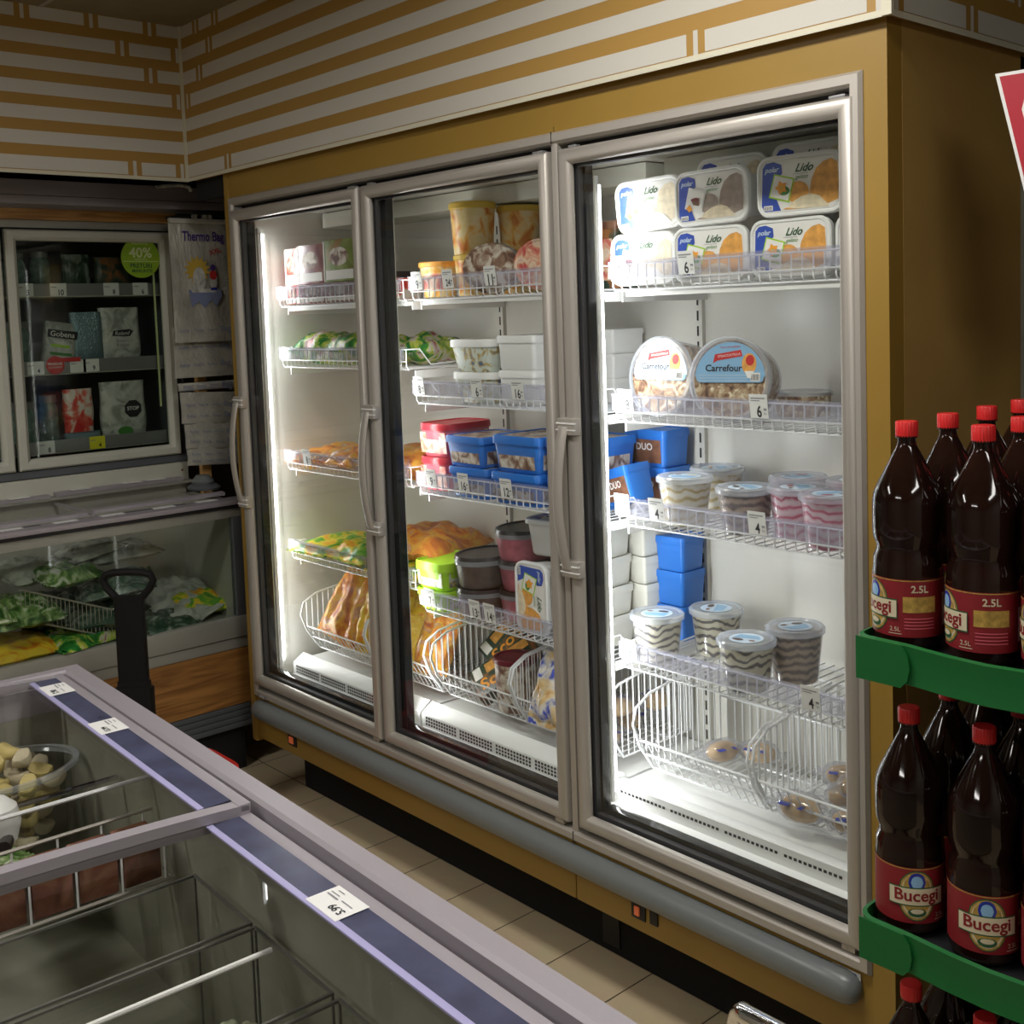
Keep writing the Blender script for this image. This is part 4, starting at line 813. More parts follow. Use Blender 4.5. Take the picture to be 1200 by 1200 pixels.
# ---- pillow bags
def bag(name, label, cat, loc, W, L, T, mt, rot=(0, 0, 0), group=None, seed=1, crim=0.5):
    rnd = random.Random(seed); n = 16; vs = []; fs = []
    ph = [rnd.uniform(0, 6.28) for _ in range(8)]
    def thick(u, v):
        e = (1 - abs(u) ** 3.0) * (1 - abs(v) ** 3.5)
        w_ = 0.22 * math.sin(5 * u + ph[0]) * math.cos(4.3 * v + ph[1]) + 0.16 * math.sin(9 * u + 3 * v + ph[2]) + 0.10 * math.sin(15 * v - 4 * u + ph[3])
        return max(0.0, e) ** 0.6 * (1 + w_ * crim * 0.8)
    for sgn in (1, -1):
        for j in range(n + 1):
            for i in range(n + 1):
                u = -1 + 2 * i / n; v = -1 + 2 * j / n
                x = u * W / 2 * (1 - 0.05 * (1 - abs(v)) + 0.02 * math.sin(7 * v + ph[4])); y = v * L / 2 * (1 + 0.02 * math.sin(6 * u + ph[5]))
                t_ = thick(u, v) * T / 2; z = T / 2 * 0.85 + sgn * t_ * (1.0 if sgn > 0 else 0.85) + 0.004 * math.sin(8 * u + ph[6]) * crim
                vs.append((x, y, z))
    o2 = (n + 1) ** 2
    for j in range(n):
        for i in range(n):
            a = j * (n + 1) + i; fs.append((a, a + 1, a + n + 2, a + n + 1)); fs.append((o2 + a, o2 + a + n + 1, o2 + a + n + 2, o2 + a + 1))
    m = M(); m.add(vs, fs, mt)
    # crimped end seals
    for sy in (-1, 1):
        sv = []; k = 24
        for i in range(k + 1):
            x = -W / 2 + W * i / k; zz = T / 2 * 0.85 + 0.003 * (-1) ** i
            sv += [(x * 0.97, sy * L / 2, T / 2 * 0.85), (x * 0.99, sy * (L / 2 + 0.014), zz)]
        m.add(sv, [(2 * i, 2 * i + 1, 2 * i + 3, 2 * i + 2) for i in range(k)], mt)
    t = thing(name, label, cat, loc, group=group, rot=rot); m.build('bag_body', t, ang=80)
    return t
def bag_at(name, label, cat, loc, W, L, T, mt, tilt=(0, 0, 0), group=None, seed=1, crim=0.5, stand=False):
    rot = (PI / 2 + tilt[0], tilt[1], tilt[2]) if stand else tilt
    return bag(name, label, cat, loc, W, L, T, mt, rot, group, seed, crim)
GB = 'frozen food bags behind the left and middle doors'
Z2 = 1.5195
bag_at('frozen_bag', 'green and red bag of frozen vegetables at the left of the second shelf, left bay', 'bag', (0.16, 0.26, Z2), 0.20, 0.20, 0.115, 'bag_green', (0, 0, 0.3), GB, 3)
bag_at('frozen_bag', 'green and dark red bag next along the second shelf, left bay', 'bag', (0.37, 0.25, Z2), 0.20, 0.20, 0.110, 'bag_green', (0, 0, -0.2), GB, 5)
bag_at('frozen_bag', "green bag at the right end of the left bay's second shelf", 'bag', (0.60, 0.33, Z2), 0.26, 0.22, 0.095, 'bag_green', (0, 0, 0.1), GB, 8, 1.0)
Z3 = 1.166
bag_at('frozen_bag', 'orange bag of fries with upturned end at the left of the third shelf', 'bag', (0.14, 0.27, Z3 - 0.0), 0.20, 0.26, 0.070, 'bag_orange', (0, -0.10, 0.2), GB, 11, 1.2)
bag_at('frozen_bag', 'orange and brown bag of fries lying behind the left door stile, third shelf', 'bag', (0.36, 0.26, Z3), 0.24, 0.28, 0.085, 'bag_orange', (0, 0, -0.1), GB, 12, 1.0)
bag_at('frozen_bag', 'orange bag of fries on the third shelf, seen beside the red tubs', 'bag', (0.625, 0.28, Z3), 0.25, 0.30, 0.105, 'bag_orange', (0, 0, 0.15), GB, 13, 1.0)
Z4 = 0.850
bag_at('frozen_bag', 'yellow and green bag of fries at the left of the fourth shelf', 'bag', (0.17, 0.27, Z4), 0.23, 0.30, 0.075, 'bag_greenyellow', (0, 0, 0.1), GB, 21)
bag_at('frozen_bag', 'green and yellow bag of fries behind the left door stile on the fourth shelf', 'bag', (0.40, 0.27, Z4), 0.24, 0.30, 0.095, 'bag_greenyellow', (0, 0, -0.1), GB, 22, 1.0)
bag_at('frozen_bag', 'large orange bag of fries on the fourth shelf, right part of the left bay', 'bag', (0.62, 0.31, Z4 + 0.045), 0.28, 0.30, 0.11, 'bag_orange', (0, 0.05, 0.25), GB, 23, 1.0)
bag_at('frozen_bag', 'pale green and yellow bag under the large orange bag on the fourth shelf', 'bag', (0.64, 0.24, Z4), 0.26, 0.20, 0.060, 'bag_greenyellow', (0, 0.0, 0.1), GB, 24, 0.6)
t = bag_at('frozen_bag', 'orange bag of frozen fries with yellow panel standing in the first basket', 'bag', (0.235, 0.295, 0.685), 0.21, 0.28, 0.085, 'bag_orange', (-0.55, 0.20, 0.05), GB, 31, 0.9, True)
t = bag_at('frozen_bag', 'yellow and orange bag of fries beside it, leaning in the first basket', 'bag', (0.385, 0.30, 0.665), 0.19, 0.25, 0.085, 'bag_yellow', (-0.50, -0.15, 0.0), GB, 32, 0.9, True)
t = bag_at('frozen_bag', 'yellow bag of fries standing in the second basket', 'bag', (0.58, 0.30, 0.67), 0.20, 0.26, 0.085, 'bag_yellow', (-0.60, 0.1, 0.0), GB, 33, 0.9, True)
t = bag_at('frozen_bag', 'orange bag of fries in the second basket next to the middle mullion', 'bag', (0.715, 0.30, 0.665), 0.17, 0.26, 0.085, 'bag_orange', (-0.55, -0.1, 0.1), GB, 34, 0.9, True)
# yellow printed panel on the big bag in the first basket is part of its print (bag_orange pattern)
# middle baskets
t = thing('frozen_food_box', 'dark green box with orange lettering leaning in the third basket', 'box', (0.955, 0.235, 0.565), rot=(Matrix.Rotation(-0.9, 4, 'X') @ Matrix.Rotation(0.55, 4, 'Y')).to_euler())
m = M(); m.box(-0.065, 0.065, -0.02, 0.02, -0.02, 0.20, 'dark_art', 0.003); m.build('box', t)
m = M(); fn = F_front(0, -0.02, 0); m.text('Scoozz', 0.02, 0.085, 0.17, 'orange_print', fn, 0.0008, rot=PI / 2, bold=True, sv=1.1); m.rect(-0.055, -0.015, 0.03, 0.18, 'peach_print', fn, 0.0006); m.rect(-0.06, -0.01, -0.012, 0.015, 'white_print', fn, 0.0006); m.build('print', t, smooth=False)
t = dup(t, (0.90, 0.33, 0.62), rot=(Matrix.Rotation(-0.7, 4, 'X') @ Matrix.Rotation(0.35, 4, 'Y')).to_euler(), label='dark box behind, half hidden under the leaning dark green box')
tall_cup('round tub with maroon lid and white floral side standing in the third basket', 'art_brown', 'maroon_plastic', (1.095, 0.245, 0.530), 0.054, 0.066, 0.155, None)
GR = 'clear bags of bread rolls in the baskets'
def roll(label, loc, rz=0.0, s=1.0, rot=None):
    t = thing('wrapped_roll', label, 'bread roll', loc, rz, GR, rot=rot)
    m = M(); rings = []
    for k in range(9):
        a = -PI / 2 + PI * k / 8; rr = math.cos(a); rings.append([((0.042 * math.sin(a)) * s, x * max(0.08, rr) * s, (0.026 + y * max(0.08, rr)) * s) for x, y in ring_e(0.030, 0.025, 14)])
    m.loft(rings, 'bread'); m.build('roll', t)
    m = M(); rings = []
    for x, k in ((-0.068, 1.0), (-0.052, 0.35), (-0.040, 0.8), (-0.02, 1.08), (0.02, 1.10), (0.040, 0.8), (0.052, 0.35), (0.068, 1.0)):
        rings.append([(x * s, a * k * s, (0.029 + b * (k if abs(x) < 0.05 else 0.25)) * s) for a, b in ring_e(0.031, 0.027, 14)])
    m.loft(rings, 'wrap', False, False)
    fn = lambda u, v, h: (u * s, (v - 0.034) * s, (0.040 + h) * s)
    m.rect(-0.030, -0.008, -0.006, 0.012, 'deep_blue', fn, 0.003); m.rect(0.012, 0.022, -0.006, 0.012, 'deep_blue', fn, 0.003); m.build('wrapper', t)
    return t
rl = roll('wrapped roll at the back of the left basket behind the right door, left one', (1.765, 0.345, 0.5245), 1.2, 1.0)
dup(rl, (1.84, 0.40, 0.5245), 0.3, 'wrapped roll at the back of the left basket behind the right door, right one')
for i, (x, y, z, rz, l) in enumerate([(2.105, 0.195, 0.5245, 0.1, 'long golden wrapped roll at the front of the rightmost basket'), (2.215, 0.22, 0.5245, 0.5, 'wrapped roll right of the long golden one in the rightmost basket'), (2.13, 0.33, 0.5245, 1.3, 'wrapped roll in the middle of the rightmost basket'), (2.24, 0.34, 0.5245, 0.2, 'wrapped roll near the back of the rightmost basket'), (2.20, 0.28, 0.580, 0.9, 'wrapped roll piled on top of the others in the rightmost basket'), (2.29, 0.20, 0.5245, 1.0, 'wrapped roll in the front right corner of the rightmost basket'), (2.07, 0.42, 0.5245, 0.4, 'wrapped roll at the back left of the rightmost basket')]):
    dup(rl, (x, y, z), rz, l, scale=1.15 if i == 0 else 1.0)
k = 0
for x, y, z in ((1.27, 0.22, 0.5245), (1.38, 0.24, 0.5245), (1.48, 0.22, 0.5245), (1.31, 0.33, 0.5245), (1.44, 0.35, 0.5245), (1.35, 0.27, 0.58), (1.46, 0.29, 0.58), (1.50, 0.40, 0.58), (1.30, 0.42, 0.5245)):
    dup(rl, (x, y, z), 0.7 * k, 'wrapped roll in the pile in the basket at the right end of the middle bay'); k += 1
bag_at('clear_bag', 'crumpled clear and blue bag leaning at the front of the fourth basket', 'bag', (1.325, 0.20, 0.640), 0.13, 0.17, 0.05, 'wrapper_blue', (-0.35, 0.1, 0.2), None, 41, 1.2, True)

# ================================================================ LEFT COMBINATION FREEZER (chest below, glass doors above)
cf = thing('chest_freezer', 'dark grey glass-fronted chest freezer with wood base under the wall cabinet', 'freezer', (-0.65, -0.7, 0)); CB = (-0.65, -0.7, 0)
def Q(mm, name, smooth=True, par=None): return mm.build(name, par or cf, base=CB, smooth=smooth)
Y0, Y1 = -1.9, 0.128; XF = -0.30; XK = -0.75
m = M(); m.box(XF - 0.02, XF, Y0, Y1, 0.255, 0.465, 'wood_panel'); Q(m, 'wood_panel', False)
m = M()
for k in range(4): m.box(XF - 0.02, XF + 0.006 - 0.002 * k, Y0, Y1, 0.168 + k * 0.0215, 0.1875 + k * 0.0215, 'grey_skirt', 0.004)
m.box(XF - 0.06, XF - 0.02, Y0, Y1 - 0.02, 0.0, 0.255, 'black_matt'); Q(m, 'skirt')
m = M(); m.box(XF - 0.02, XF + 0.004, Y0, Y1, 0.466, 0.506, 'grey_frame', 0.006); m.box(XF - 0.03, XF + 0.012, Y0, Y1, 0.508, 0.585, 'grey_frame', 0.008); m.box(XF - 0.03, XF + 0.002, Y0, Y1, 0.955, 0.995, 'grey_frame', 0.004)
m.box(XF - 0.01, XF + 0.010, Y0, Y1, 0.990, 1.002, 'black'); m.box(XF - 0.075, XF + 0.016, Y0, Y1 + 0.04, 1.002, 1.020, 'island_grey', 0.007); m.box(XF - 0.03, XF + 0.002, Y1 - 0.035, Y1, 0.585, 0.955, 'grey_skirt', 0.003)
Q(m, 'front_frame')
m = M(); m.box(XF - 0.014, XF - 0.008, Y0, Y1 - 0.035, 0.585, 0.955, 'pane_dim'); Q(m, 'front_glass', False)
m = M(); m.box(XK - 0.02, XK, Y0, Y1, 0.50, 1.07, 'liner_cream'); m.box(XK, XF - 0.03, Y1 - 0.02, Y1, 0.50, 1.0, 'liner_cream'); m.box(XK, XF - 0.03, Y0, Y1 - 0.02, 0.50, 0.56, 'liner_cream'); m.box(XK, XF - 0.03, Y0, Y0 + 0.02, 0.5, 1.0, 'liner_cream')
m.box(XK + 0.0, XF - 0.03, Y1, Y1 + 0.03, 0.30, 1.0, 'grey_panel'); m.box(XK - 0.02, XF - 0.06, Y0, Y1 + 0.0, 0.05, 0.50, 'black'); Q(m, 'inner_tub', False)
# sliding lids on top
for a, b in ((-0.39, 0.10), (-0.93, -0.41), (-1.6, -0.95)):
    m = M(); dz = 0.004 if b > 0 else -0.001
    zf = lambda x: 1.022 + dz + (XF - x) * 0.075
    m.box(XK + 0.02, XF - 0.065, a - 0.002, a + 0.010, 1.024, 1.032, 'island_grey')
    for (xa, xb, mt_) in ((XF - 0.085, XF - 0.060, 'island_grey'), (XK + 0.012, XK + 0.045, 'island_grey')):
        m.add([(xa, a, zf(xa)), (xb, a, zf(xb)), (xb, b, zf(xb)), (xa, b, zf(xa)), (xa, a, zf(xa) + .012), (xb, a, zf(xb) + .012), (xb, b, zf(xb) + .012), (xa, b, zf(xa) + .012)], [(0, 3, 2, 1), (4, 5, 6, 7), (0, 1, 5, 4), (1, 2, 6, 5), (2, 3, 7, 6), (3, 0, 4, 7)], mt_)
    l_ = Q(m, 'sliding_lid', False)
    m = M(); xa, xb = XK + 0.04, XF - 0.07; m.add([(xa, a, zf(xa) + .004), (xb, a, zf(xb) + .004), (xb, b, zf(xb) + .004), (xa, b, zf(xa) + .004)], [(0, 1, 2, 3)], 'lid_glass'); Q(m, 'lid_glass', False, l_)
    x = XF - 0.045
    for y_ in (a + 0.06, (a + b) / 2, b - 0.08): m = M(); m.box(x - 0.022, x + 0.010, y_ - 0.04, y_ + 0.04, 1.0202, 1.0215, 'paper'); Q(m, 'price_tag', False, l_)
    for y_ in (a + 0.10, (a + b) / 2 + 0.05, b - 0.10): m = M(); m.box(XK + 0.010, XK + 0.044, y_ - 0.04, y_ + 0.03, zf(XK + .03) + 0.0135, zf(XK + .03) + 0.0145, 'paper'); Q(m, 'price_tag', False, l_)
    for y_ in (a + 0.17, b - 0.22): m = M(); m.box(x - 0.020, x + 0.000, y_ - 0.07, y_ + 0.06, 1.0202, 1.0212, 'grey_skirt'); Q(m, 'price_strip', False, l_)
m = M(); m.box(XK - 0.01, XK + 0.012, Y0, Y1 + 0.01, 1.055, 1.125, 'grey_panel', 0.003); m.box(XK - 0.02, XK + 0.05, Y0, Y1 + 0.01, 1.045, 1.056, 'grey_frame'); m.box(XK - 0.01, XK + 0.0125, Y1 - 0.02, Y1 - 0.012, 1.09, 1.098, 'brown_print'); Q(m, 'upstand_panel')
# grey corner device on the chest top
t = thing('lid_grip', 'dark grey rounded lid grip on the right corner of the chest top', 'grip', (-0.50, 0.085, 1.0445))
m = M(); m.loft([[(x, y, z) for x, y in ring_e(a_, b_, 24)] for a_, b_, z in ((0.075, 0.055, 0), (0.078, 0.058, 0.008), (0.062, 0.045, 0.018))], 'grey_skirt'); m.build('base', t)
m = M(); m.loft([[(x - 0.015, y + 0.005, z) for x, y in ring_e(a_, b_, 24)] for a_, b_, z in ((0.050, 0.036, 0.018), (0.055, 0.040, 0.028), (0.030, 0.022, 0.050))], 'bumper_grey'); m.build('grip', t)

# contents of the chest
GC = 'frozen vegetable bags in the glass-fronted chest'
bags = [(-0.47, -0.055, 0.575, 0.22, 0.26, 0.07, 'bag_white', (0.25, 0.25, 0.5), 'white bag sloping towards the glass at the right of the chest'),
 (-0.50, 0.02, 0.60, 0.20, 0.20, 0.06, 'bag_greenyellow', (0, 0.3, 0.2), 'green and orange bag at the right end of the chest'),
 (-0.42, -0.16, 0.57, 0.22, 0.20, 0.06, 'bag_dark', (0, 0.1, 0.2), 'dark green bag lying low near the right of the chest'),
 (-0.44, -0.30, 0.73, 0.20, 0.24, 0.06, 'bag_dark', (0.1, 0.2, -0.3), 'dark bag with white edge in the middle of the chest'),
 (-0.55, -0.24, 0.83, 0.18, 0.26, 0.05, 'bag_white', (0.0, 0.15, 0.1), 'pale silver bag on top of the pile in the chest'),
 (-0.50, -0.36, 0.86, 0.14, 0.20, 0.05, 'bag_white', (0.1, 0.10, 0.3), 'white and teal bag on top near the middle of the chest'),
 (-0.44, -0.48, 0.80, 0.18, 0.20, 0.07, 'bag_leaf', (0.0, 0.2, 0.3), 'bright green bag with yellow stripe in the wire tray of the chest'),
 (-0.52, -0.58, 0.82, 0.22, 0.18, 0.06, 'bag_white', (0.0, 0.2, 0.2), 'white ribbed bag at the left of the wire tray'),
 (-0.42, -0.64, 0.70, 0.20, 0.22, 0.08, 'bag_leaf', (0.0, 0.3, 0.1), 'lime green leafy bag at the left of the chest'),
 (-0.43, -0.78, 0.72, 0.22, 0.22, 0.08, 'bag_leaf', (0.0, 0.25, -0.2), 'light green leafy bag at the far left of the chest'),
 (-0.44, -0.36, 0.63, 0.22, 0.22, 0.07, 'bag_dark', (0.0, 0.1, -0.2), 'dark teal bag under the middle pile of the chest'),
 (-0.42, -0.45, 0.575, 0.22, 0.24, 0.06, 'bag_green', (0.0, 0.1, 0.3), 'green and red bag on the floor of the chest'),
 (-0.44, -0.66, 0.575, 0.24, 0.26, 0.07, 'bag_yellow', (0.0, 0.1, 0.1), 'brown and yellow bag low at the left of the chest'),
 (-0.60, -0.40, 0.60, 0.22, 0.40, 0.14, 'bag_dark', (0.0, 0.0, 0.1), 'big dark bag filling the back of the chest'),
 (-0.60, -0.02, 0.585, 0.22, 0.24, 0.12, 'bag_white', (0.0, 0.0, 0.1), 'pale bag at the back right of the chest'),
 (-0.46, -0.92, 0.60, 0.24, 0.30, 0.14, 'bag_green', (0.0, 0.1, 0.1), 'green bag beyond the left picture edge of the chest')]
for i, (x, y, z, W_, L_, T_, mt_, rt, lb) in enumerate(bags):
    bag_at('frozen_bag', lb, 'bag', (x, y, z), W_, L_, T_, mt_, rt, GC, 60 + i, 1.0)
t = thing('wire_tray', 'grey wire tray sloping down inside the glass-fronted chest', 'tray', (-0.46, -0.45, 0.72)); m = M()
for i in range(22):
    y_ = -0.20 + i * 0.014; m.tube([(0.115, y_, 0.10 - i * 0.006 - 0.00), (0.11, y_, -0.0 - i * 0.006)], 0.0013, 'alu', 4)
m.tube([(0.115, -0.205, 0.10), (0.115, 0.10, -0.03)], 0.003, 'alu', 5); m.tube([(0.11, -0.205, 0.0), (0.11, 0.10, -0.13)], 0.003, 'alu', 5); m.tube([(0.11, 0.10, -0.03), (0.11, 0.17, 0.0)], 0.003, 'alu', 5)
for i in range(8): m.tube([(0.11, -0.20 + i * 0.04, -0.005 - i * 0.017), (-0.10, -0.20 + i * 0.04, -0.005 - i * 0.017)], 0.0013, 'alu', 4)
m.build('wires', t)

# upper cabinet
uc = thing('display_cabinet', 'grey-framed glass-door wall freezer cabinet above the chest', 'freezer cabinet', (-0.95, -0.7, 1.06)); UB = (-0.95, -0.7, 1.06)
def U(mm, name, smooth=True, par=None): return mm.build(name, par or uc, base=UB, smooth=smooth)
m = M(); XD = -0.75; XB = -1.20
m.box(XB, XB + 0.02, Y0, 0.15, 1.13, 2.2, 'grey_skirt'); m.box(XB, XD - 0.01, 0.13, 0.15, 1.13, 2.2, 'grey_skirt'); m.box(XB, XD - 0.01, Y0, 0.15, 1.128, 1.15, 'grey_skirt'); m.box(XB, XD - 0.01, Y0, 0.15, 2.062, 2.2, 'grey_skirt'); m.box(XD - 0.03, XD - 0.005, Y0, 0.15, 2.035, 2.064, 'grey_frame', 0.003); m.box(XD - 0.03, XD - 0.004, Y0, 0.15, 1.128, 1.154, 'grey_skirt')
U(m, 'casing')
m = M(); m.box(XD - 0.02, XD + 0.01, Y0, 0.145, 2.064, 2.108, 'wood_strip'); U(m, 'wood_strip', False)
for i, (a, b) in enumerate(((-0.497, 0.118), (-1.13, -0.512), (-1.76, -1.145))):
    m = M(); pr = [(0, -0.02), (0, 0.004), (0.006, 0.012), (0.026, 0.012), (0.036, 0.004), (0.040, -0.004), (0.040, -0.02)]
    frame(m, a, b, 1.158, 2.028, pr, 'grey_panel', lambda p_, q_, d_: (XD + d_, p_, q_)); d_ = U(m, 'door'); d_['label'] = ['right-hand cabinet door with a green sticker', 'middle cabinet door cut by the picture edge', 'left cabinet door outside the picture'][i]
    m = M(); m.box(XD - 0.012, XD - 0.008, a + 0.038, b - 0.038, 1.196, 1.990, 'pane_dim'); U(m, 'glass_pane', False, d_)
    if i == 0:
        m = M(); fn = F_left(XD - 0.0075, 0.002, 1.930)
        m.ell(0, 0, 0.077, 0.077, 'sticker_green', fn, 0.0006, 36); m.text('40%', 0, 0.020, 0.090, 'sticker_text', fn, 0.0012, bold=True); m.rect(-0.07, 0.07, -0.0145, -0.0125, 'sticker_text', fn, 0.0012); m.text('reducere', 0, -0.005, 0.05, 'sticker_text', fn, 0.0012); m.text('PRETURI', 0.0, -0.030, 0.085, 'label_green', fn, 0.0012, bold=True); m.text('MARUNTE', 0.004, -0.050, 0.080, 'label_green', fn, 0.0012, bold=True); m.text('PROMOTIE', 0, 0.055, 0.06, 'sticker_text', fn, 0.0012)
        U(m, 'round_sticker', False, d_)['label'] = 'round green 40% sticker'
        m = M(); m.box(XD - 0.03, XD - 0.026, 0.055, 0.062, 1.35, 1.88, 'sticker_text'); U(m, 'edge_strip', False, d_)
for (z0_, z1_, tg) in ((1.79, 1.836, [(-0.415, '5', 0), (-0.295, '10', 0), (-0.095, '8', 0), (0.02, '6', 0)]), (1.500, 1.550, [(-0.395, '4', 0), (-0.19, '9', 0), (-0.24, '', 0)]), (1.205, 1.252, [(-0.375, '8', 0), (-0.185, '4', 1)])):
    m = M(); m.box(XB + 0.02, XD - 0.075, Y0 + 0.02, 0.128, z0_ - 0.004, z0_ + 0.004, 'grey_panel'); s_ = U(m, 'cabinet_shelf', False)
    m = M(); m.box(XD - 0.075, XD - 0.070, Y0 + 0.02, 0.10, z0_, z1_, 'alu_dark', 0.002); U(m, 'price_rail', par=s_)
    for (y_, tx, c_) in tg:
        m = M(); fn = F_left(XD - 0.069, y_, (z0_ + z1_) / 2); m.rect(-0.03, 0.03, -0.024, 0.024, 'paper_yellow' if c_ else 'paper', fn, 0.0006); m.rect(-0.026, -0.006, 0.008, 0.011, 'ink_grey', fn, 0.001)
        if tx: m.text(tx, 0.010, -0.010, 0.010 * len(tx), 'ink', fn, 0.001, bold=True, sv=1.2)
        U(m, 'price_tag', False, s_)
m = M(); fn = F_left(XD - 0.066, -0.325, 1.533); m.ell(0, 0, 0.034, 0.034, 'red_ink', fn, 0.001); m.rect(0.0, 0.095, 0.010, 0.026, 'red_ink', fn, 0.0008); m.text('PRODUSE', 0, 0.005, 0.052, 'white_print', fn, 0.0014, bold=True); m.text('ECONOMICE', 0, -0.008, 0.050, 'white_print', fn, 0.0014); m.ell(0, 0, 0.034, 0.034, 'red_ink', fn, 0.0002); U(m, 'red_badge', False)
# groceries inside the cabinet
XS = XD - 0.14
def jar(label, loc, mt='teal_jar', r=0.035, h=0.15, g='jars in the wall cabinet'):
    t = thing('food_jar', label, 'jar', loc, 0, g); m = M(); m.lathe([(r * .95, 0), (r, .006), (r, h * .75), (r * .8, h * .84), (r * .8, h * .88)], mt, 20); m.build('glass_body', t); m = M(); m.lathe([(r * .86, h * .87), (r * .88, h * .88), (r * .88, h), (r * .8, h)], 'alu_dark', 20); m.build('lid', t); return t
j = jar('teal jar at the left of the middle cabinet shelf', (XS, -0.43, 1.508), h=0.19, r=0.045)
dup(j, (XS, -0.43, 1.209), 0, 'teal jar at the left of the lowest cabinet shelf')
dup(j, (XS - 0.02, -0.33, 1.209), 0, 'green jar second from the left on the lowest cabinet shelf', scale=(0.8, 0.8, 1.1))
dup(j, (XS - 0.02, -0.42, 1.798), 0, 'dark teal jar at the left of the top cabinet shelf', scale=(0.9, 0.9, 0.8))
dup(j, (XS - 0.04, -0.32, 1.798), 0, 'dark jar in the middle of the top cabinet shelf', scale=(0.8, 0.8, 0.85))
def pack(label, y, z, W, H, mt, lean=0.0, deco=None, x=XS):
    t = thing('frozen_pack', label, 'package', (x, y, z), group='packages in the wall cabinet'); m = M(); k = []
    for i in range(9):
        v = i / 8; e = 0.25 + 0.75 * math.sin(PI * min(max(v, 0.05), 0.95)) ** 0.5
        k.append([(yy * e * 1.0, xx * (1 + 0.03 * math.sin(9 * v + y * 40)), v * H) for xx, yy in ring_r(W, 0.055, 0.02, 3)])
    m.loft(k, mt); m.build('pack', t, ang=70)
    if deco:
        m = M(); deco(m, lambda u, v, h: (0.029 + h, u, v)); m.build('print', t, smooth=False)
    t.rotation_euler = (lean, 0, 0); return t
def d_herb(m, fn): m.poly([(-0.04, 0.125), (-0.035, 0.145), (0.03, 0.150), (0.045, 0.142), (0.03, 0.122)], 'ink', fn); m.text('Roland', 0, 0.135, 0.06, 'white_print', fn, 0.0012, shear=0.3); m.text('SPANAC', 0, 0.105, 0.05, 'ink_grey', fn, 0.0008); m.text('frunze', 0, 0.09, 0.05, 'ink_grey', fn, 0.0008); m.poly([(-0.07, 0.02), (-0.06, 0.035), (-0.03, 0.025), (0.0, 0.04), (0.03, 0.03), (0.065, 0.045), (0.07, 0.02), (0.0, 0.01)], 'green_print', fn)
def d_stop(m, fn): m.poly([(0.03 + 0.036 * math.cos(PI / 8 + i * PI / 4), 0.135 + 0.036 * math.sin(PI / 8 + i * PI / 4)) for i in range(8)], 'ink', fn); m.text('STOP', 0.030, 0.137, 0.048, 'white_print', fn, 0.0010, bold=True); m.ell(-0.005, 0.05, 0.03, 0.018, 'green_print', fn)
def d_gob(m, fn): m.rect(-0.055, 0.055, 0.125, 0.155, 'ink', fn); m.text('Gobena', 0, 0.140, 0.09, 'white_print', fn, 0.001); m.rect(-0.04, 0.04, 0.06, 0.07, 'green_print', fn); m.rect(-0.04, 0.03, 0.09, 0.10, 'lime', fn)
pack('white bag of spinach with green leaves at the right of the middle cabinet shelf', -0.045, 1.508, 0.155, 0.235, 'bag_white', 0, d_herb)
pack('tilted white bag with dark header on the middle cabinet shelf', -0.295, 1.508, 0.12, 0.185, 'bag_white', -0.15, d_gob)
pack('silver and blue foil tray stack on the middle cabinet shelf', -0.175, 1.508, 0.12, 0.22, 'foil_blue')
pack('white bag with a black octagon at the right of the lowest cabinet shelf', -0.05, 1.209, 0.175, 0.245, 'bag_white', 0, d_stop)
pack('red and clear package on the lowest cabinet shelf', -0.225, 1.27, 0.11, 0.165, 'pack_red')
pack('silver tray under the red package on the lowest cabinet shelf', -0.215, 1.209, 0.14, 0.06, 'foil_blue')
pack('dark green package at the left of the top cabinet shelf', -0.20, 1.798, 0.10, 0.15, 'bag_dark'); pack('dark brown package on the top cabinet shelf below the green sticker', -0.06, 1.798, 0.14, 0.14, 'dark_art')
for i, (y_, z_) in enumerate(((-0.60, 1.508), (-0.62, 1.209), (-0.62, 1.798))): pack(['dark package on the middle shelf behind the cut-off cabinet door', 'dark package on the lowest shelf behind the cut-off cabinet door', 'dark package on the top shelf behind the cut-off cabinet door'][i], y_, z_, 0.12, 0.18, 'dark_art')

# grey roller-blind beam above and plastic scrap
t = thing('canopy_beam', 'long grey metal beam between the striped soffit and the wall cabinet', 'beam', (-0.58, -0.8, 2.100)); m = M(); m.box(-0.14, 0.03, -1.1, 1.06, 0.0, 0.083, 'beam_grey', 0.004); m.box(0.0305, 0.0315, -1.1, 1.06, 0.028, 0.030, 'black'); m.build('beam', t)
m = M(); m.box(-0.9, -0.28, -1.9, 0.3, 2.45, 2.5, 'black_matt'); m.box(-0.92, -0.9, -1.9, 0.64, 2.175, 2.5, 'black_matt'); struct(m.build('trim_6', smooth=False))
m = M(); pts = [(-0.53, -0.02, 2.176), (-0.535, 0.03, 2.184), (-0.53, 0.07, 2.187), (-0.525, 0.105, 2.182), (-0.53, 0.115, 2.168)]
m.tube(pts, 0.007, 'bag_white', 6); m.build('film', tt := thing('plastic_scrap', 'crumpled strip of clear plastic film hanging over the grey beam', 'plastic film', (0, 0, 0)))
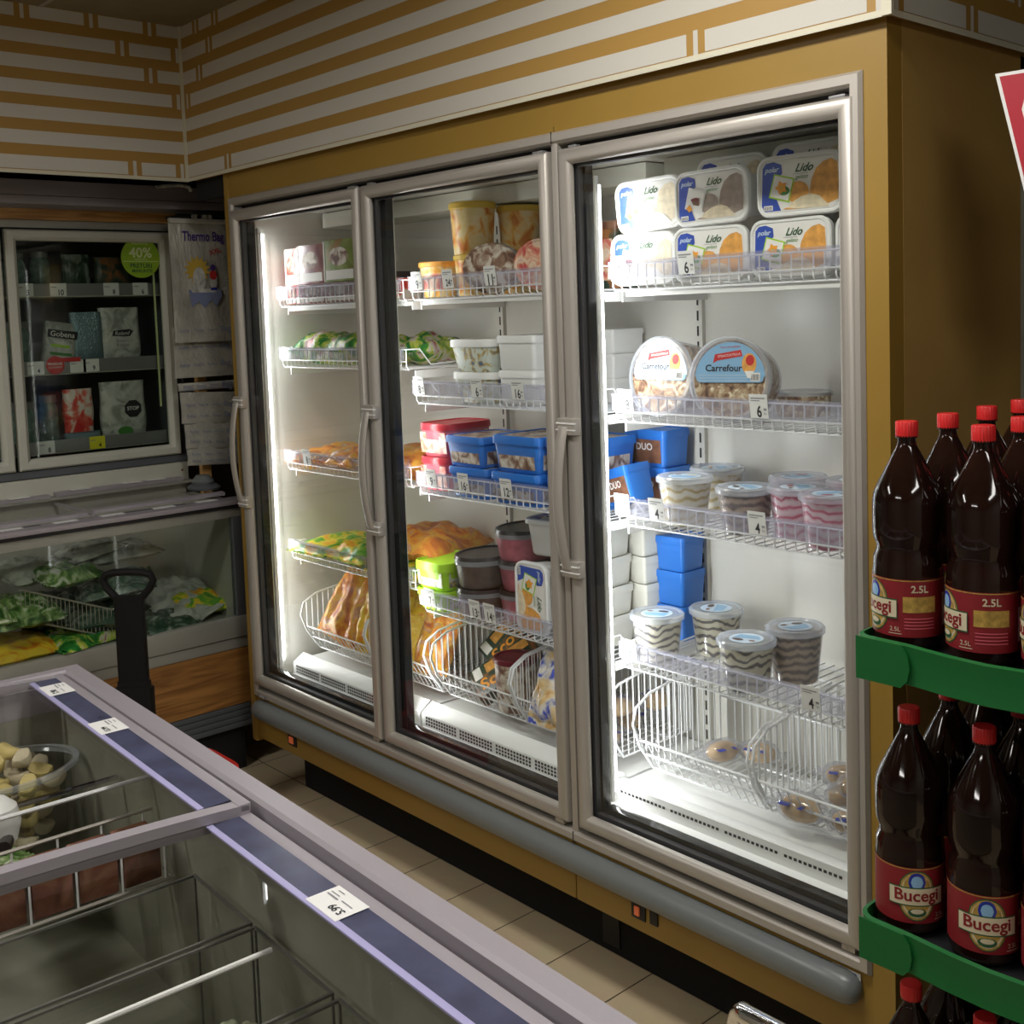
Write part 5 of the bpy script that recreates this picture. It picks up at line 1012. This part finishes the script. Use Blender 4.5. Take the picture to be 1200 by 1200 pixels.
# wooden post and thermo bags
m = M(); m.box(-0.665, -0.635, 0.150, 0.185, 0.95, 2.08, 'wood_strip'); tag(m.build('wooden_post', base=(-0.65, 0.165, 0.95), smooth=False), 'narrow wooden post behind the silver thermal bags', 'post')
def thermo(label, y0, y1, z0, z1, x, art, grp='silver thermal bags hanging beside the cabinet', sh=0.0):
    t = thing('thermal_bag', label, 'bag', (x, (y0 + y1) / 2, z0), group=grp); W_ = y1 - y0; H_ = z1 - z0; m = M(); n = 14; vs = []; fs = []
    for s_ in (1, -1):
        for j_ in range(n + 1):
            for i_ in range(n + 1):
                u = i_ / n; v = j_ / n; e = (math.sin(PI * u) * math.sin(PI * v)) ** 0.5 if 0 < u < 1 and 0 < v < 1 else 0
                vs.append((s_ * (0.0015 + 0.006 * e) + 0.003 * math.sin(11 * u + 5 * v), (u - 0.5) * W_, v * H_ + sh * (u - 0.5)))
    o_ = (n + 1) ** 2
    for j_ in range(n):
        for i_ in range(n):
            a = j_ * (n + 1) + i_; fs += [(a, a + 1, a + n + 2, a + n + 1), (o_ + a, o_ + a + n + 1, o_ + a + n + 2, o_ + a + 1)]
    m.add(vs, fs, 'silver_bag'); m.build('foil_body', t, ang=80)
    fn = lambda u, v, h: (0.0125 + h, u * 1.0, v + sh * u / W_)
    m = M()
    if art == 'full':
        m.text('Thermo Bag', 0.010, H_ * 0.865, W_ * 0.70, 'purple_ink', fn, 0, bold=True, sv=1.5)
        m.text('XXL', 0.055, H_ * 0.755, 0.05, 'red_ink', fn, 0, rot=0.3, bold=True)
        cx, cz = -0.020, H_ * 0.60
        m.poly([(cx + (0.055 if i_ % 2 else 0.036) * math.cos(i_ * PI / 14), cz + (0.055 if i_ % 2 else 0.036) * math.sin(i_ * PI / 14)) for i_ in range(28)], 'sun_yellow', fn, 0)
        m.ell(cx + 0.005, cz - 0.035, 0.026, 0.045, 'bag_white', fn, 0.001); m.ell(0.042, cz - 0.035, 0.016, 0.040, 'bag_white', fn, 0.001); m.ell(0.042, cz - 0.020, 0.015, 0.018, 'red_ink', fn, 0.0015); m.ell(0.042, cz + 0.008, 0.011, 0.012, 'purple_ink', fn, 0.0015); m.rect(0.03, 0.055, cz - 0.078, cz - 0.068, 'deep_blue', fn, 0.0015)
        m.poly([(-0.060, cz - 0.075), (0.070, cz - 0.075), (0.075, cz - 0.10), (0.05, cz - 0.14), (0.03, cz - 0.115), (0.0, cz - 0.145), (-0.02, cz - 0.12), (-0.05, cz - 0.14)], 'ice_blue', fn, 0.0008); m.poly([(-0.055, cz - 0.072), (0.060, cz - 0.072), (0.050, cz - 0.086), (-0.045, cz - 0.086)], 'bag_white', fn, 0.0012)
        m.text('californer', 0.088, H_ * 0.56, 0.16, 'bag_white', fn, 0, rot=PI / 2, bold=True)
    if art == 'mid': m.poly([(-0.07, H_ * 0.95), (0.09, H_ * 0.97), (0.06, H_ * 0.78), (0.03, H_ * 0.68), (0.0, H_ * 0.82), (-0.04, H_ * 0.66)], 'ice_blue', fn, 0)
    for r_ in range(1 if art == 'full' else 2):
        for c_ in range(4): m.text(['Isolier', 'Tasche', 'Thermo', 'Bag'][c_], (c_ - 1.5) * W_ * 0.23, H_ * (0.10 if art == 'full' else 0.25 + 0.35 * r_), W_ * 0.17, 'ice_blue', fn, 0)
    m.build('print', t, smooth=False)
    if art == 'full': m = M(); m.box(-0.006, 0.014, -W_ / 2 + .0, W_ / 2, H_ - 0.008, H_ + 0.010, 'cream_plastic', 0.003); m.build('top_bar', t)
    return t
thermo('silver thermal bag with sun picture hanging topmost beside the cabinet', 0.022, 0.262, 1.600, 2.055, -0.54, 'full')
thermo('silver thermal bag showing blue ice print directly under the topmost one', 0.030, 0.272, 1.465, 1.66, -0.575, 'mid')
thermo('silver thermal bag with printed rows just below the dark gap', 0.040, 0.272, 1.415, 1.445, -0.575, 'x')
thermo('silver thermal bag, third down, creased with printed rows', 0.048, 0.275, 1.285, 1.405, -0.578, 'x', sh=-0.012)
thermo('silver thermal bag, fourth down, slipping sideways', 0.060, 0.280, 1.185, 1.295, -0.582, 'x', sh=-0.02)
thermo('lowest silver thermal bag of the hanging row', 0.066, 0.280, 1.12, 1.195, -0.586, 'x', sh=-0.015)
m = M()
for y_ in (0.13, 0.17, 0.19): m.box(-0.56, -0.535, y_ - 0.006, y_ + 0.006, 2.060, 2.082, 'cream_plastic', 0.002)
m.box(-0.62, -0.56, 0.05, 0.27, 2.068, 2.078, 'black'); m.build('hook_rail', thing('hook_rail', 'dark rail with small white hooks holding the thermal bags', 'rail', (0, 0, 0)))

# ================================================================ ISLAND FREEZER
isl = thing('island_freezer', 'low grey island freezer with two sliding glass lids', 'freezer', (0.84, -0.90, 0), math.radians(-2.35))
LX, WY, ZT = 2.72, 1.05, 0.88
m = M(); frame(m, 0, LX, -WY, 0, [(0, 0.80), (0, 0.868), (0.006, 0.878), (0.040, 0.880), (0.046, 0.874), (0.048, 0.845), (0.05, 0.80)], 'island_grey', lambda a, b, d: (a, b, d))
frame(m, 0.052, LX - 0.052, -WY + 0.052, -0.052, [(0, 0.80), (0, 0.852), (0.004, 0.858), (0.012, 0.858), (0.016, 0.852), (0.016, 0.80)], 'island_grey', lambda a, b, d: (a, b, d)); m.build('top_rim', isl)
m = M(); frame(m, 0.004, LX - 0.004, -WY + 0.004, -0.004, [(0, 0.10), (0, 0.80), (0.05, 0.80), (0.05, 0.10)], 'grey_panel', lambda a, b, d: (a, b, d)); m.box(0.05, LX - 0.05, -WY + 0.05, -0.05, 0.0, 0.10, 'black'); m.build('body', isl, smooth=False)
m = M(); m.box(0.055, LX - 0.055, -WY + 0.055, -0.055, 0.37, 0.39, 'island_liner'); frame(m, 0.055, LX - 0.055, -WY + 0.055, -0.055, [(0, 0.32), (0, 0.845), (0.012, 0.845), (0.012, 0.32)], 'island_liner', lambda a, b, d: (a, b, d)); m.build('inner_tub', isl, smooth=False)
def island_tag(par, x, y, z, txt, s=1.0):
    m = M(); fn = lambda u, v, h: (x - u, y - v, z + h); m.rect(-0.041, 0.041, -0.027, 0.027, 'paper', fn, 0.0); m.text(txt, -0.015, 0.010, 0.030, 'ink', fn, 0.0006, bold=True); m.rect(0.006, 0.034, -0.006, -0.003, 'ink_grey', fn, 0.0005); m.rect(0.012, 0.034, -0.012, -0.010, 'ink_grey', fn, 0.0005); m.rect(0.012, 0.028, -0.020, -0.018, 'ink_grey', fn, 0.0005); m.rect(-0.028, 0.0, -0.008, -0.006, 'ink_grey', fn, 0.0005)
    m.build('price_tag', par, smooth=False)
def lid(x0, x1, z, endbar, tags, lb):
    w2 = WY - 0.075 * 2; y0 = -0.062; y1 = -WY + 0.062; mid = (y0 + y1) / 2
    hz = lambda y: z + 0.016 * (1 - ((y - mid) / (mid - y0)) ** 2)
    m = M(); m.box(x0, x1, y0 - 0.022, y0, z - 0.004, z + 0.012, 'island_grey', 0.004); m.box(x0, x1, y1, y1 + 0.022, z - 0.004, z + 0.012, 'island_grey', 0.004)
    for a, b in ((x0, x0 + 0.022), (x1 - 0.026, x1)):
        n = 16; r_ = []
        for k in range(n + 1):
            y = y0 - 0.004 + (y1 - y0 + 0.008) * k / n; q = hz(y) + 0.006; r_.append([(a, y, q - 0.014), (b, y, q - 0.014), (b, y, q + 0.003), (a, y, q + 0.003)])
        m.loft(r_, 'island_grey')
    l_ = m.build('sliding_lid', isl); l_['label'] = lb
    m = M(); n = 16; vs = []
    for k in range(n + 1):
        y = y0 - 0.02 + (y1 - y0 + 0.04) * k / n; vs += [(x0 + 0.01, y, hz(y)), (x1 - 0.01, y, hz(y))]
    m.add(vs, [(2 * k, 2 * k + 1, 2 * k + 3, 2 * k + 2) for k in range(n)], 'lid_glass'); m.build('lid_glass', l_, ang=60)
    m = M(); m.box(x0 + 0.03, x1 - 0.03, y0 - 0.068, y0 - 0.022, z + 0.0105, z + 0.0125, 'navy_strip'); m.box(x0 + 0.03, x1 - 0.03, y0 - 0.079, y0 - 0.068, z + 0.010, z + 0.0135, 'lavender', 0.001)
    m.build('price_strip', l_)
    for (x, tx) in tags: island_tag(l_, x, y0 - 0.047, z + 0.0140, tx)
lid(0.075, 1.035, 0.873, True, [(0.195, '7.90'), (0.508, '15.99')], 'far sliding glass lid')
lid(1.005, 2.02, 0.855, False, [(1.392, '5.99')], 'near sliding glass lid')
m = M(); m.box(2.0, LX - 0.06, -0.09, -0.062, 0.850, 0.862, 'island_grey'); m.build('fixed_rail', isl, smooth=False)
# divider inside, then bars shaped as reflections in the lid glass
m = M(); m.box(0.60, 0.62, -0.98, -0.07, 0.30, 0.80, 'acrylic'); m.tube([(0.61, -0.98, 0.805), (0.61, -0.07, 0.805)], 0.004, 'white_wire', 6); m.build('divider', isl)
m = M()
m.tube([(0.445, -0.40, 0.755), (0.445, -0.075, 0.755)], 0.006, 'chrome', 8); m.build('reflection_bar', isl)  # chrome bar modelled in place of a bright reflection in the lid
m = M(); m.tube([(1.245, -0.60, 0.752), (1.245, -0.14, 0.752)], 0.0042, 'white_plastic', 8); m.build('reflection_bar', isl)  # white rod stands in for a tube reflected in the lid glass
for x_ in (0.62,): pass

def isl_world(x, y, z):
    a = math.radians(-2.35); return (0.84 + x * math.cos(a) - y * math.sin(a), -0.90 + x * math.sin(a) + y * math.cos(a), z)
RZI = math.radians(-2.35)
# packets in the wire rack
t = thing('wire_rack', 'low wire rack across the island holding a row of reddish packets', 'rack', isl_world(0.66, -0.5, 0.66), RZI); m = M()
for y_ in [(-0.46 + i * 0.078) for i in range(12)]: m.tube([(-0.012, y_, 0.0), (-0.012, y_, 0.098)], 0.0022, 'white_wire', 5); m.tube([(0.085, y_, 0.0), (0.085, y_, 0.098)], 0.0022, 'white_wire', 5)
for x_, z_ in ((-0.012, 0.098), (-0.012, 0.0), (0.085, 0.0), (0.085, 0.098)): m.tube([(x_, -0.465, z_), (x_, 0.415, z_)], 0.0035, 'alu', 6)
for y_ in (-0.46, -0.2, 0.1, 0.41): m.tube([(-0.012, y_, 0.0), (0.085, y_, 0.0)], 0.002, 'white_wire', 5)
m.build('wires', t)
pk = None
for i in range(11):
    lo = isl_world(0.70, -0.5 - 0.42 + i * 0.078, 0.664)
    if pk is None:
        m = M(); m.box(-0.030, 0.040, -0.034, 0.034, 0, 0.085, 'meat_pack', 0.005); pk = tag(m.build('frozen_packet', loc=lo), 'reddish brown frozen packet standing in the wire rack of the island', 'packet', 'reddish packets in the wire rack'); pk.rotation_euler = (0, 0, RZI)
    else: dup(pk, lo, RZI)
# acrylic bins
def bin_(label, x0, x1, y0, y1, z0, z1, rim='bin_edge'):
    t = thing('clear_bin', label, 'bin', isl_world((x0 + x1) / 2, (y0 + y1) / 2, z0), RZI, 'clear bins inside the island freezer'); hx, hy, H_ = (x1 - x0) / 2, (y1 - y0) / 2, z1 - z0
    m = M(); q_ = [(-hx, -hy), (hx, -hy), (hx, hy), (-hx, hy)]; vs = [(a, b, 0) for a, b in q_] + [(a, b, H_) for a, b in q_]
    m.add(vs, [(0, 1, 5, 4), (1, 2, 6, 5), (2, 3, 7, 6), (3, 0, 4, 7), (0, 1, 2, 3)], 'acrylic'); m.build('walls', t, smooth=False)
    m = M(); frame(m, -hx - .002, hx + .002, -hy - .002, hy + .002, [(0, H_), (0, H_ + .004), (0.005, H_ + .004), (0.005, H_)], rim, lambda a, b, d: (a, b, d))
    for sx in (-1, 1):
        for sy in (-1, 1): m.box(sx * hx - .0018, sx * hx + .0018, sy * hy - .0018, sy * hy + .0018, 0.004, H_, rim)
    m.build('rim', t, smooth=False); return t
bin_('empty clear bin just under the near lid, left one', 0.85, 1.07, -0.50, -0.09, 0.40, 0.70)
bin_('clear bin with green cauliflower pieces under the near lid', 1.085, 1.33, -0.50, -0.09, 0.40, 0.70)
bin_('empty clear bin under the near lid, deeper in the island', 0.85, 1.30, -0.96, -0.52, 0.40, 0.70)
bin_('clear bin at the near end of the island', 1.35, 1.75, -0.50, -0.09, 0.40, 0.70)
# oval bowl with pasta pieces
t = thing('oval_bowl', 'clear oval bowl heaped with pale frozen dumplings in the island', 'bowl', isl_world(0.20, -0.245, 0.56), RZI); m = M()
rg = lambda k, z: [(x * k, y * k, z) for x, y in ring_e(0.120, 0.16, 32)]
m.loft([rg(0.80, 0.0), rg(0.85, 0.005), rg(1.0, 0.17), rg(1.04, 0.178), rg(1.04, 0.184), rg(0.97, 0.182), rg(0.82, 0.006)], 'acrylic', True, True); m.build('bowl', t)
m = M(); m.loft([rg(1.005, 0.172), rg(1.05, 0.178), rg(1.05, 0.186), rg(0.97, 0.186)], 'clear_lid', False, False); m.build('rim', t)
bc = isl_world(0.20, -0.245, 0.56)
dpl = None; rnd = random.Random(4); n_ = 0
for lay in range(5):
    z_ = 0.60 + lay * 0.040; sc_ = 0.85 + 0.045 * lay
    cells = [(cx, cy) for cx in (-0.078, -0.026, 0.026, 0.078) for cy in (-0.11, -0.06, -0.01, 0.04, 0.09) if (cx / 0.095) ** 2 + (cy / 0.13) ** 2 < (1.25 if lay > 1 else 1.0)]
    if lay == 4: cells = [c for c in cells if abs(c[0]) < 0.05 and abs(c[1]) < 0.09]
    for cx, cy in cells:
        lo = (bc[0] + cx * sc_ + rnd.uniform(-.006, .006), bc[1] + cy * sc_ + rnd.uniform(-.006, .006), z_ + rnd.uniform(-.003, .005)); rt = (rnd.uniform(-.5, .5), rnd.uniform(-.5, .5), rnd.uniform(0, 6.28))
        if dpl is None:
            protos = []
            for q, mt_ in enumerate(('pasta', 'pasta_yellow')):
                m = M(); rings = []
                for k in range(8):
                    a = -PI / 2 + PI * k / 7; rr = max(0.15, math.cos(a)) ** 0.6; rings.append([(0.026 * math.sin(a), x * rr, y * rr + 0.010 * math.sin(a) ** 2) for x, y in ring_r(0.036, 0.026, 0.008, 2)])
                m.loft(rings, mt_); protos.append(m)
            dpl = []
            for q in (0, 1):
                o_ = tag(protos[q].build('frozen_dumpling', loc=lo), 'pale floury dumpling in the oval bowl of the island' if q == 0 else 'yellowish dumpling in the oval bowl of the island', 'dumpling', 'pale dumplings in the oval bowl' if q == 0 else 'yellowish dumplings in the oval bowl'); o_.rotation_euler = rt; dpl.append(o_)
            dpl[1].location = (lo[0] + 0.0, lo[1] + 0.055, lo[2] + .03)
            continue
        dup(dpl[0 if rnd.random() < 0.65 else 1], lo, rot=rt)
# cauliflower pieces
cf_ = None
for i in range(52):
    a = i * 2.4; lay = i // 9; rr = 0.021 * math.sqrt(i % 9) * (1.0 - 0.06 * lay); lo = Vector(isl_world(1.165 + rr * math.cos(a), -0.165 + rr * math.sin(a), 0.425 + 0.030 * lay))
    if cf_ is None:
        m = M(); rnd = random.Random(2)
        for k in range(14):
            d_ = Vector((rnd.uniform(-1, 1), rnd.uniform(-1, 1), rnd.uniform(-0.1, 1))).normalized() * 0.013; r_ = rnd.uniform(0.007, 0.010)
            m.lathe([(r_ * max(.05, math.cos(b)), r_ * math.sin(b) + d_.z) for b in [-PI / 2 + PI * q / 5 for q in range(6)]], 'cauli', 8, d_.x, d_.y)
        m.lathe([(0.005, -0.016), (0.008, 0.0), (0.010, 0.006)], 'cauli', 8)
        cf_ = tag(m.build('cauliflower_floret', loc=lo), 'small pale green cauliflower floret at the bottom of the clear bin', 'vegetable', 'cauliflower florets in the clear bin')
    else: dup(cf_, lo, rz=a)
# white scoop, green bag, paper near the left picture edge
t = thing('plastic_scoop', 'white rounded plastic scoop lying in the island at the left picture edge', 'scoop', isl_world(0.475, -0.318, 0.70), RZI); m = M()
m.lathe([(0.020, 0.0), (0.038, 0.012), (0.046, 0.045), (0.040, 0.075), (0.022, 0.092), (0.008, 0.097)], 'white_plastic', 24); m.build('bowl', t)
m = M(); m.tube([(0.035, 0.01, 0.02), (0.065, 0.0, 0.025), (0.09, -0.01, 0.03)], 0.013, 'dark_plastic', 10); m.build('grip', t)
bag_at('frozen_bag', 'green leafy bag lying on the island floor beside the bowl', 'bag', isl_world(0.40, -0.30, 0.58), 0.16, 0.16, 0.06, 'bag_leaf', (0, 0, 0.3), None, 91, 1.0)
m = M(); m.box(-0.05, 0.05, -0.04, 0.04, 0, 0.003, 'paper'); o_ = tag(m.build('paper_card', loc=isl_world(0.53, -0.27, 0.655)), 'white paper card beside the plastic scoop in the island', 'card'); o_.rotation_euler = (0, 0, 0.6)

# ================================================================ ROLLING BASKET
rb = thing('rolling_basket', 'red rolling shopping basket with a tall black handle between the freezers', 'shopping basket', (0.31, -0.505, 0), 0.0)
m = M(); rg = lambda w_, d_, r_, z: [(x, y, z) for x, y in ring_r(w_, d_, r_, 6)]
m.loft([rg(0.26, 0.34, 0.06, 0.045), rg(0.31, 0.40, 0.09, 0.31), rg(0.345, 0.435, 0.11, 0.318), rg(0.35, 0.44, 0.11, 0.328), rg(0.31, 0.40, 0.09, 0.330), rg(0.295, 0.385, 0.085, 0.318), rg(0.25, 0.33, 0.055, 0.052)], 'basket_red'); m.build('basket_body', rb)
m = M(); HX, HY = 0.0, 0.0
for s in (-0.044, 0.044): pass
m.box(-0.05 + HX, 0.05 + HX, HY - 0.014, HY + 0.014, 0.20, 0.58, 'handle_black', 0.008)
m.box(-0.058 + HX, 0.058 + HX, HY - 0.020, HY + 0.016, 0.10, 0.56, 'handle_black', 0.008)
m.loft([[(HX + x, HY + y, z) for x, y in ring_r(w_, 0.026, 0.010, 3)] for w_, z in ((0.096, 0.56), (0.094, 0.83), (0.100, 0.845))], 'handle_black')
hp = [(HX + 0.040, HY, 0.838), (HX + 0.068, HY, 0.868), (HX + 0.080, HY, 0.892), (HX + 0.072, HY, 0.910), (HX + 0.045, HY, 0.917), (HX, HY, 0.919), (HX - 0.045, HY, 0.917), (HX - 0.072, HY, 0.910), (HX - 0.080, HY, 0.892), (HX - 0.068, HY, 0.868), (HX - 0.040, HY, 0.838)]
m.tube(hp, 0.0115, 'handle_black', 10); m.xf(Matrix.Translation((-0.175, 0.02, 0)) @ Matrix.Rotation(0.75, 4, 'Z')); m.build('handle', rb)['label'] = 'tall black pull handle'
for x_, y_ in ((-0.1, -0.15), (0.1, -0.15), (-0.1, 0.14), (0.1, 0.14)):
    m = M(); m.lathe([(0.020, -0.010), (0.024, -0.006), (0.024, 0.006), (0.020, 0.010)], 'black', 16, fn=lambda x, y, z: (x_ + z, y_ + x, 0.024 + y)); m.build('wheel', rb)
m = M(); m.box(-0.05, 0.05, -0.03, 0.03, 0, 0.09, 'sun_yellow', 0.01); tag(m.build('yellow_carton', loc=(0.31, -0.50, 0.056)), 'small yellow carton lying inside the red rolling basket', 'carton')

# ================================================================ BEER RACK
rk = thing('bottle_rack', 'rack of green plastic trays holding brown beer bottles', 'rack', (3.0, 0.0, 0)); RB = (3.0, 0.0, 0)
def K(mm, name, smooth=True, par=None): return mm.build(name, par or rk, base=RB, smooth=smooth)
RX0, RX1, RY0, RY1 = 2.590, 3.34, -0.345, 0.30
TZ = [1.138, 0.690, 0.240]
for zt in TZ:
    m = M(); m.box(RX0 + 0.01, RX1, RY0 + 0.01, RY1, zt - 0.010, zt, 'black')
    # front lip with rounded left corner and a wrapped flap
    path = [(RX0, RY1)] + [(RX0, RY0 + 0.03)] + [(RX0 + 0.03 - 0.03 * math.cos(a), RY0 + 0.03 - 0.03 * math.sin(a)) for a in (0.4, 0.8, 1.2)] + [(RX0 + 0.03, RY0)] + [(RX0 + 0.03 + 0.06 * k, RY0) for k in range(1, 13)]
    rings = []
    for i, (x, y) in enumerate(path):
        d = Vector(path[min(i + 1, len(path) - 1)]) - Vector(path[max(i - 1, 0)]); d.normalize(); nx, ny = d.y, -d.x
        wv = 0.003 * math.sin(x * 22)
        rings.append([(x + nx * a_, y + ny * a_, zt + b_ + wv) for a_, b_ in ((0.0, -0.043), (0.006, -0.040), (0.004, -0.015), (0.007, 0.018), (0.0, 0.020), (-0.003, -0.015))])
    m.loft(rings, 'green_plastic')
    # flap
    fl = [(RX0 - 0.004 + 0.012, RY0 - 0.0115)]
    vs = []; n = 14
    pts = [(0.0, -0.044), (0.075, -0.044), (0.086, -0.032), (0.090, -0.012), (0.086, 0.008), (0.075, 0.021), (0.0, 0.022)]
    m.add([(RX0 + 0.006 + u, RY0 - 0.0085, zt + v) for u, v in pts] + [(RX0 + 0.006 + u, RY0 - 0.0115, zt + v) for u, v in pts], [tuple(reversed(range(7))) and tuple(range(7, 14)), tuple(range(6, -1, -1))] + [(i, (i + 1) % 7, 7 + (i + 1) % 7, 7 + i) for i in range(7)], 'green_plastic')
    K(m, 'tray')
for x_, y_ in ((RX0 + 0.35, RY1 + 0.012), (RX1 - 0.01, RY1 + 0.012), (RX0 + 0.03, RY1 + 0.012)):
    m = M(); m.box(x_ - 0.012, x_ + 0.012, y_ - 0.012, y_ + 0.012, 0, 1.20, 'black'); K(m, 'post', False)
m = M(); m.box(RX0, RX1, RY0 + 0.02, RY1 + 0.02, 0.0, 0.05, 'black', 0.005); K(m, 'base')

def bottle():
    t = thing('beer_bottle', 'x', 'beer bottle', (0, 0, 0)); R0 = 0.0525
    m = M(); m.lathe([(0.036, 0.0), (0.048, 0.004), (R0, 0.014), (R0, 0.118), (R0 - .001, 0.124), (R0 - .001, 0.138), (R0 - 0.006, 0.150), (R0 - 0.006, 0.158), (R0 - .001, 0.170), (R0, 0.185), (R0, 0.222), (R0 - .002, 0.236), (0.044, 0.252), (0.034, 0.272), (0.024, 0.292), (0.0155, 0.308), (0.0135, 0.315), (0.0135, 0.321), (0.0165, 0.322), (0.0165, 0.325)], 'beer', 32); m.build('glass_body', t, ang=60)
    m = M(); pr = [(0.0160, 0.3235), (0.0162, 0.326), (0.0162, 0.345), (0.0150, 0.347)]
    rings = [[(r * (1.04 if i % 2 else 1.0) * math.cos(2 * PI * i / 48), r * (1.04 if i % 2 else 1.0) * math.sin(2 * PI * i / 48), z) for i in range(48)] for r, z in pr]
    m.loft(rings, 'cap_red'); m.build('cap', t)
    m = M(); R1 = R0 + 0.0006; fn = F_cyl(R1, 0.068)
    m.rect(-PI * R1, PI * R1, -0.044, 0.044, 'label_red', fn, 0.0, 40)
    m.rect(-PI * R1, PI * R1, 0.0415, 0.043, 'label_gold', fn, 0.0003, 40)
    def disc(ru, rv, cu, cv, mt_, h): # fan so it follows the curve
        k = 10
        for i in range(k):
            u0 = -ru + 2 * ru * i / k; u1 = -ru + 2 * ru * (i + 1) / k; f = lambda u: rv * math.sqrt(max(0, 1 - (u / ru) ** 2))
            m.add([fn(cu + u0, cv - f(u0), h), fn(cu + u1, cv - f(u1), h), fn(cu + u1, cv + f(u1), h), fn(cu + u0, cv + f(u0), h)], [(0, 1, 2, 3)], mt_)
    disc(0.030, 0.040, 0, 0, 'label_green', 0.0004); disc(0.028, 0.038, 0, 0, 'label_gold', 0.0006); disc(0.025, 0.035, 0, 0, 'label_cream', 0.0008); disc(0.023, 0.033, 0, 0.002, 'label_gold', 0.0010)
    disc(0.013, 0.015, 0, 0.022, 'deep_blue', 0.0012); disc(0.009, 0.010, 0, 0.022, 'light_blue_print', 0.0014); disc(0.014, 0.007, 0, -0.026, 'label_green', 0.0012); disc(0.010, 0.004, 0, -0.024, 'label_cream', 0.0014)
    m.rect(-0.042, 0.042, -0.016, 0.014, 'label_green', fn, 0.0016, 10); m.rect(-0.041, 0.041, -0.014, 0.012, 'label_cream', fn, 0.0018, 10); m.text('Bucegi', 0, -0.0015, 0.066, 'label_red', fn, 0.0021, bold=True)
    m.text('2.5L', 0.038, -0.032, 0.016, 'label_cream', fn, 0.0006); m.rect(0.028, 0.048, -0.0395, -0.0385, 'label_cream', fn, 0.0006, 3)
    m.text('2.5L', 0.075, 0.030, 0.026, 'label_cream', fn, 0.0006, bold=True); m.rect(0.050, 0.100, -0.006, 0.018, 'label_gold', fn, 0.0005, 6)
    for k in range(4): m.rect(0.052, 0.098, -0.016 - k * 0.005, -0.0145 - k * 0.005, 'pink_plastic', fn, 0.0005, 6)
    m.rect(0.118, 0.145, -0.03, 0.02, 'white_print', fn, 0.0005, 4)
    m.build('label', t, ang=80); return t
BT = bottle(); first = True
rowy = [-0.278, -0.140, 0.005, 0.145]; rown = ['front row', 'second row', 'third row', 'back row']
coln = ['first column from the left', 'second column', 'third column', 'fourth column']
tiern = ['top tray', 'middle tray', 'bottom tray']
for ti, zt in enumerate(TZ):
    for ri, y in enumerate(rowy):
        for ci in range(4 if ri < 2 else 3):
            if ti == 2 and ri > 1: continue
            x = 2.640 + ci * 0.118 - 0.006 * ri + (0.004 if ci == 1 else 0)
            ang = (math.radians(30) + [-1.15, 0.12, 0.0][ti]) + [0.06, -0.12, 0.10, 0.0][ci] + (1.3 * ri if ri else 0)
            lb = 'brown beer bottle with red cap, %s, %s, %s' % (tiern[ti], rown[ri], coln[ci])
            if first: BT.location = (x, y, zt + 0.0005); BT.rotation_euler = (0, 0, ang); BT['label'] = lb; BT['group'] = 'beer bottles on the green trays'; first = False
            else: dup(BT, (x, y, zt + 0.0005), ang, lb)

# ================================================================ SIGN
t = thing('hanging_sign', 'red sign with white lettering at the right picture edge beside the ochre panel', 'sign', (2.66, 0.08, 1.74)); m = M()
q = [(-0.052, 0.312), (0.30, 0.305), (0.30, 0.02), (0.02, 0.02)]
m.add([(u, 0.006, v) for u, v in q] + [(u, -0.002, v) for u, v in q], [(0, 1, 2, 3), (7, 6, 5, 4), (0, 4, 5, 1), (1, 5, 6, 2), (2, 6, 7, 3), (3, 7, 4, 0)], 'white_plastic')
q2 = [(-0.044, 0.306), (0.296, 0.300), (0.296, 0.026), (0.024, 0.026)]
fn = F_front(0, -0.002, 0); m.poly(q2, 'sign_red', fn, 0.0006); m.text('O', 0.040, 0.245, 0.09, 'white_print', fn, 0.0012, bold=True); m.build('board', t)
m = M(); m.box(0.10, 0.115, 0.006, 0.02, 0.1, 0.95, 'black'); m.build('hanger', t, smooth=False)

# ================================================================ CHROME RAIL
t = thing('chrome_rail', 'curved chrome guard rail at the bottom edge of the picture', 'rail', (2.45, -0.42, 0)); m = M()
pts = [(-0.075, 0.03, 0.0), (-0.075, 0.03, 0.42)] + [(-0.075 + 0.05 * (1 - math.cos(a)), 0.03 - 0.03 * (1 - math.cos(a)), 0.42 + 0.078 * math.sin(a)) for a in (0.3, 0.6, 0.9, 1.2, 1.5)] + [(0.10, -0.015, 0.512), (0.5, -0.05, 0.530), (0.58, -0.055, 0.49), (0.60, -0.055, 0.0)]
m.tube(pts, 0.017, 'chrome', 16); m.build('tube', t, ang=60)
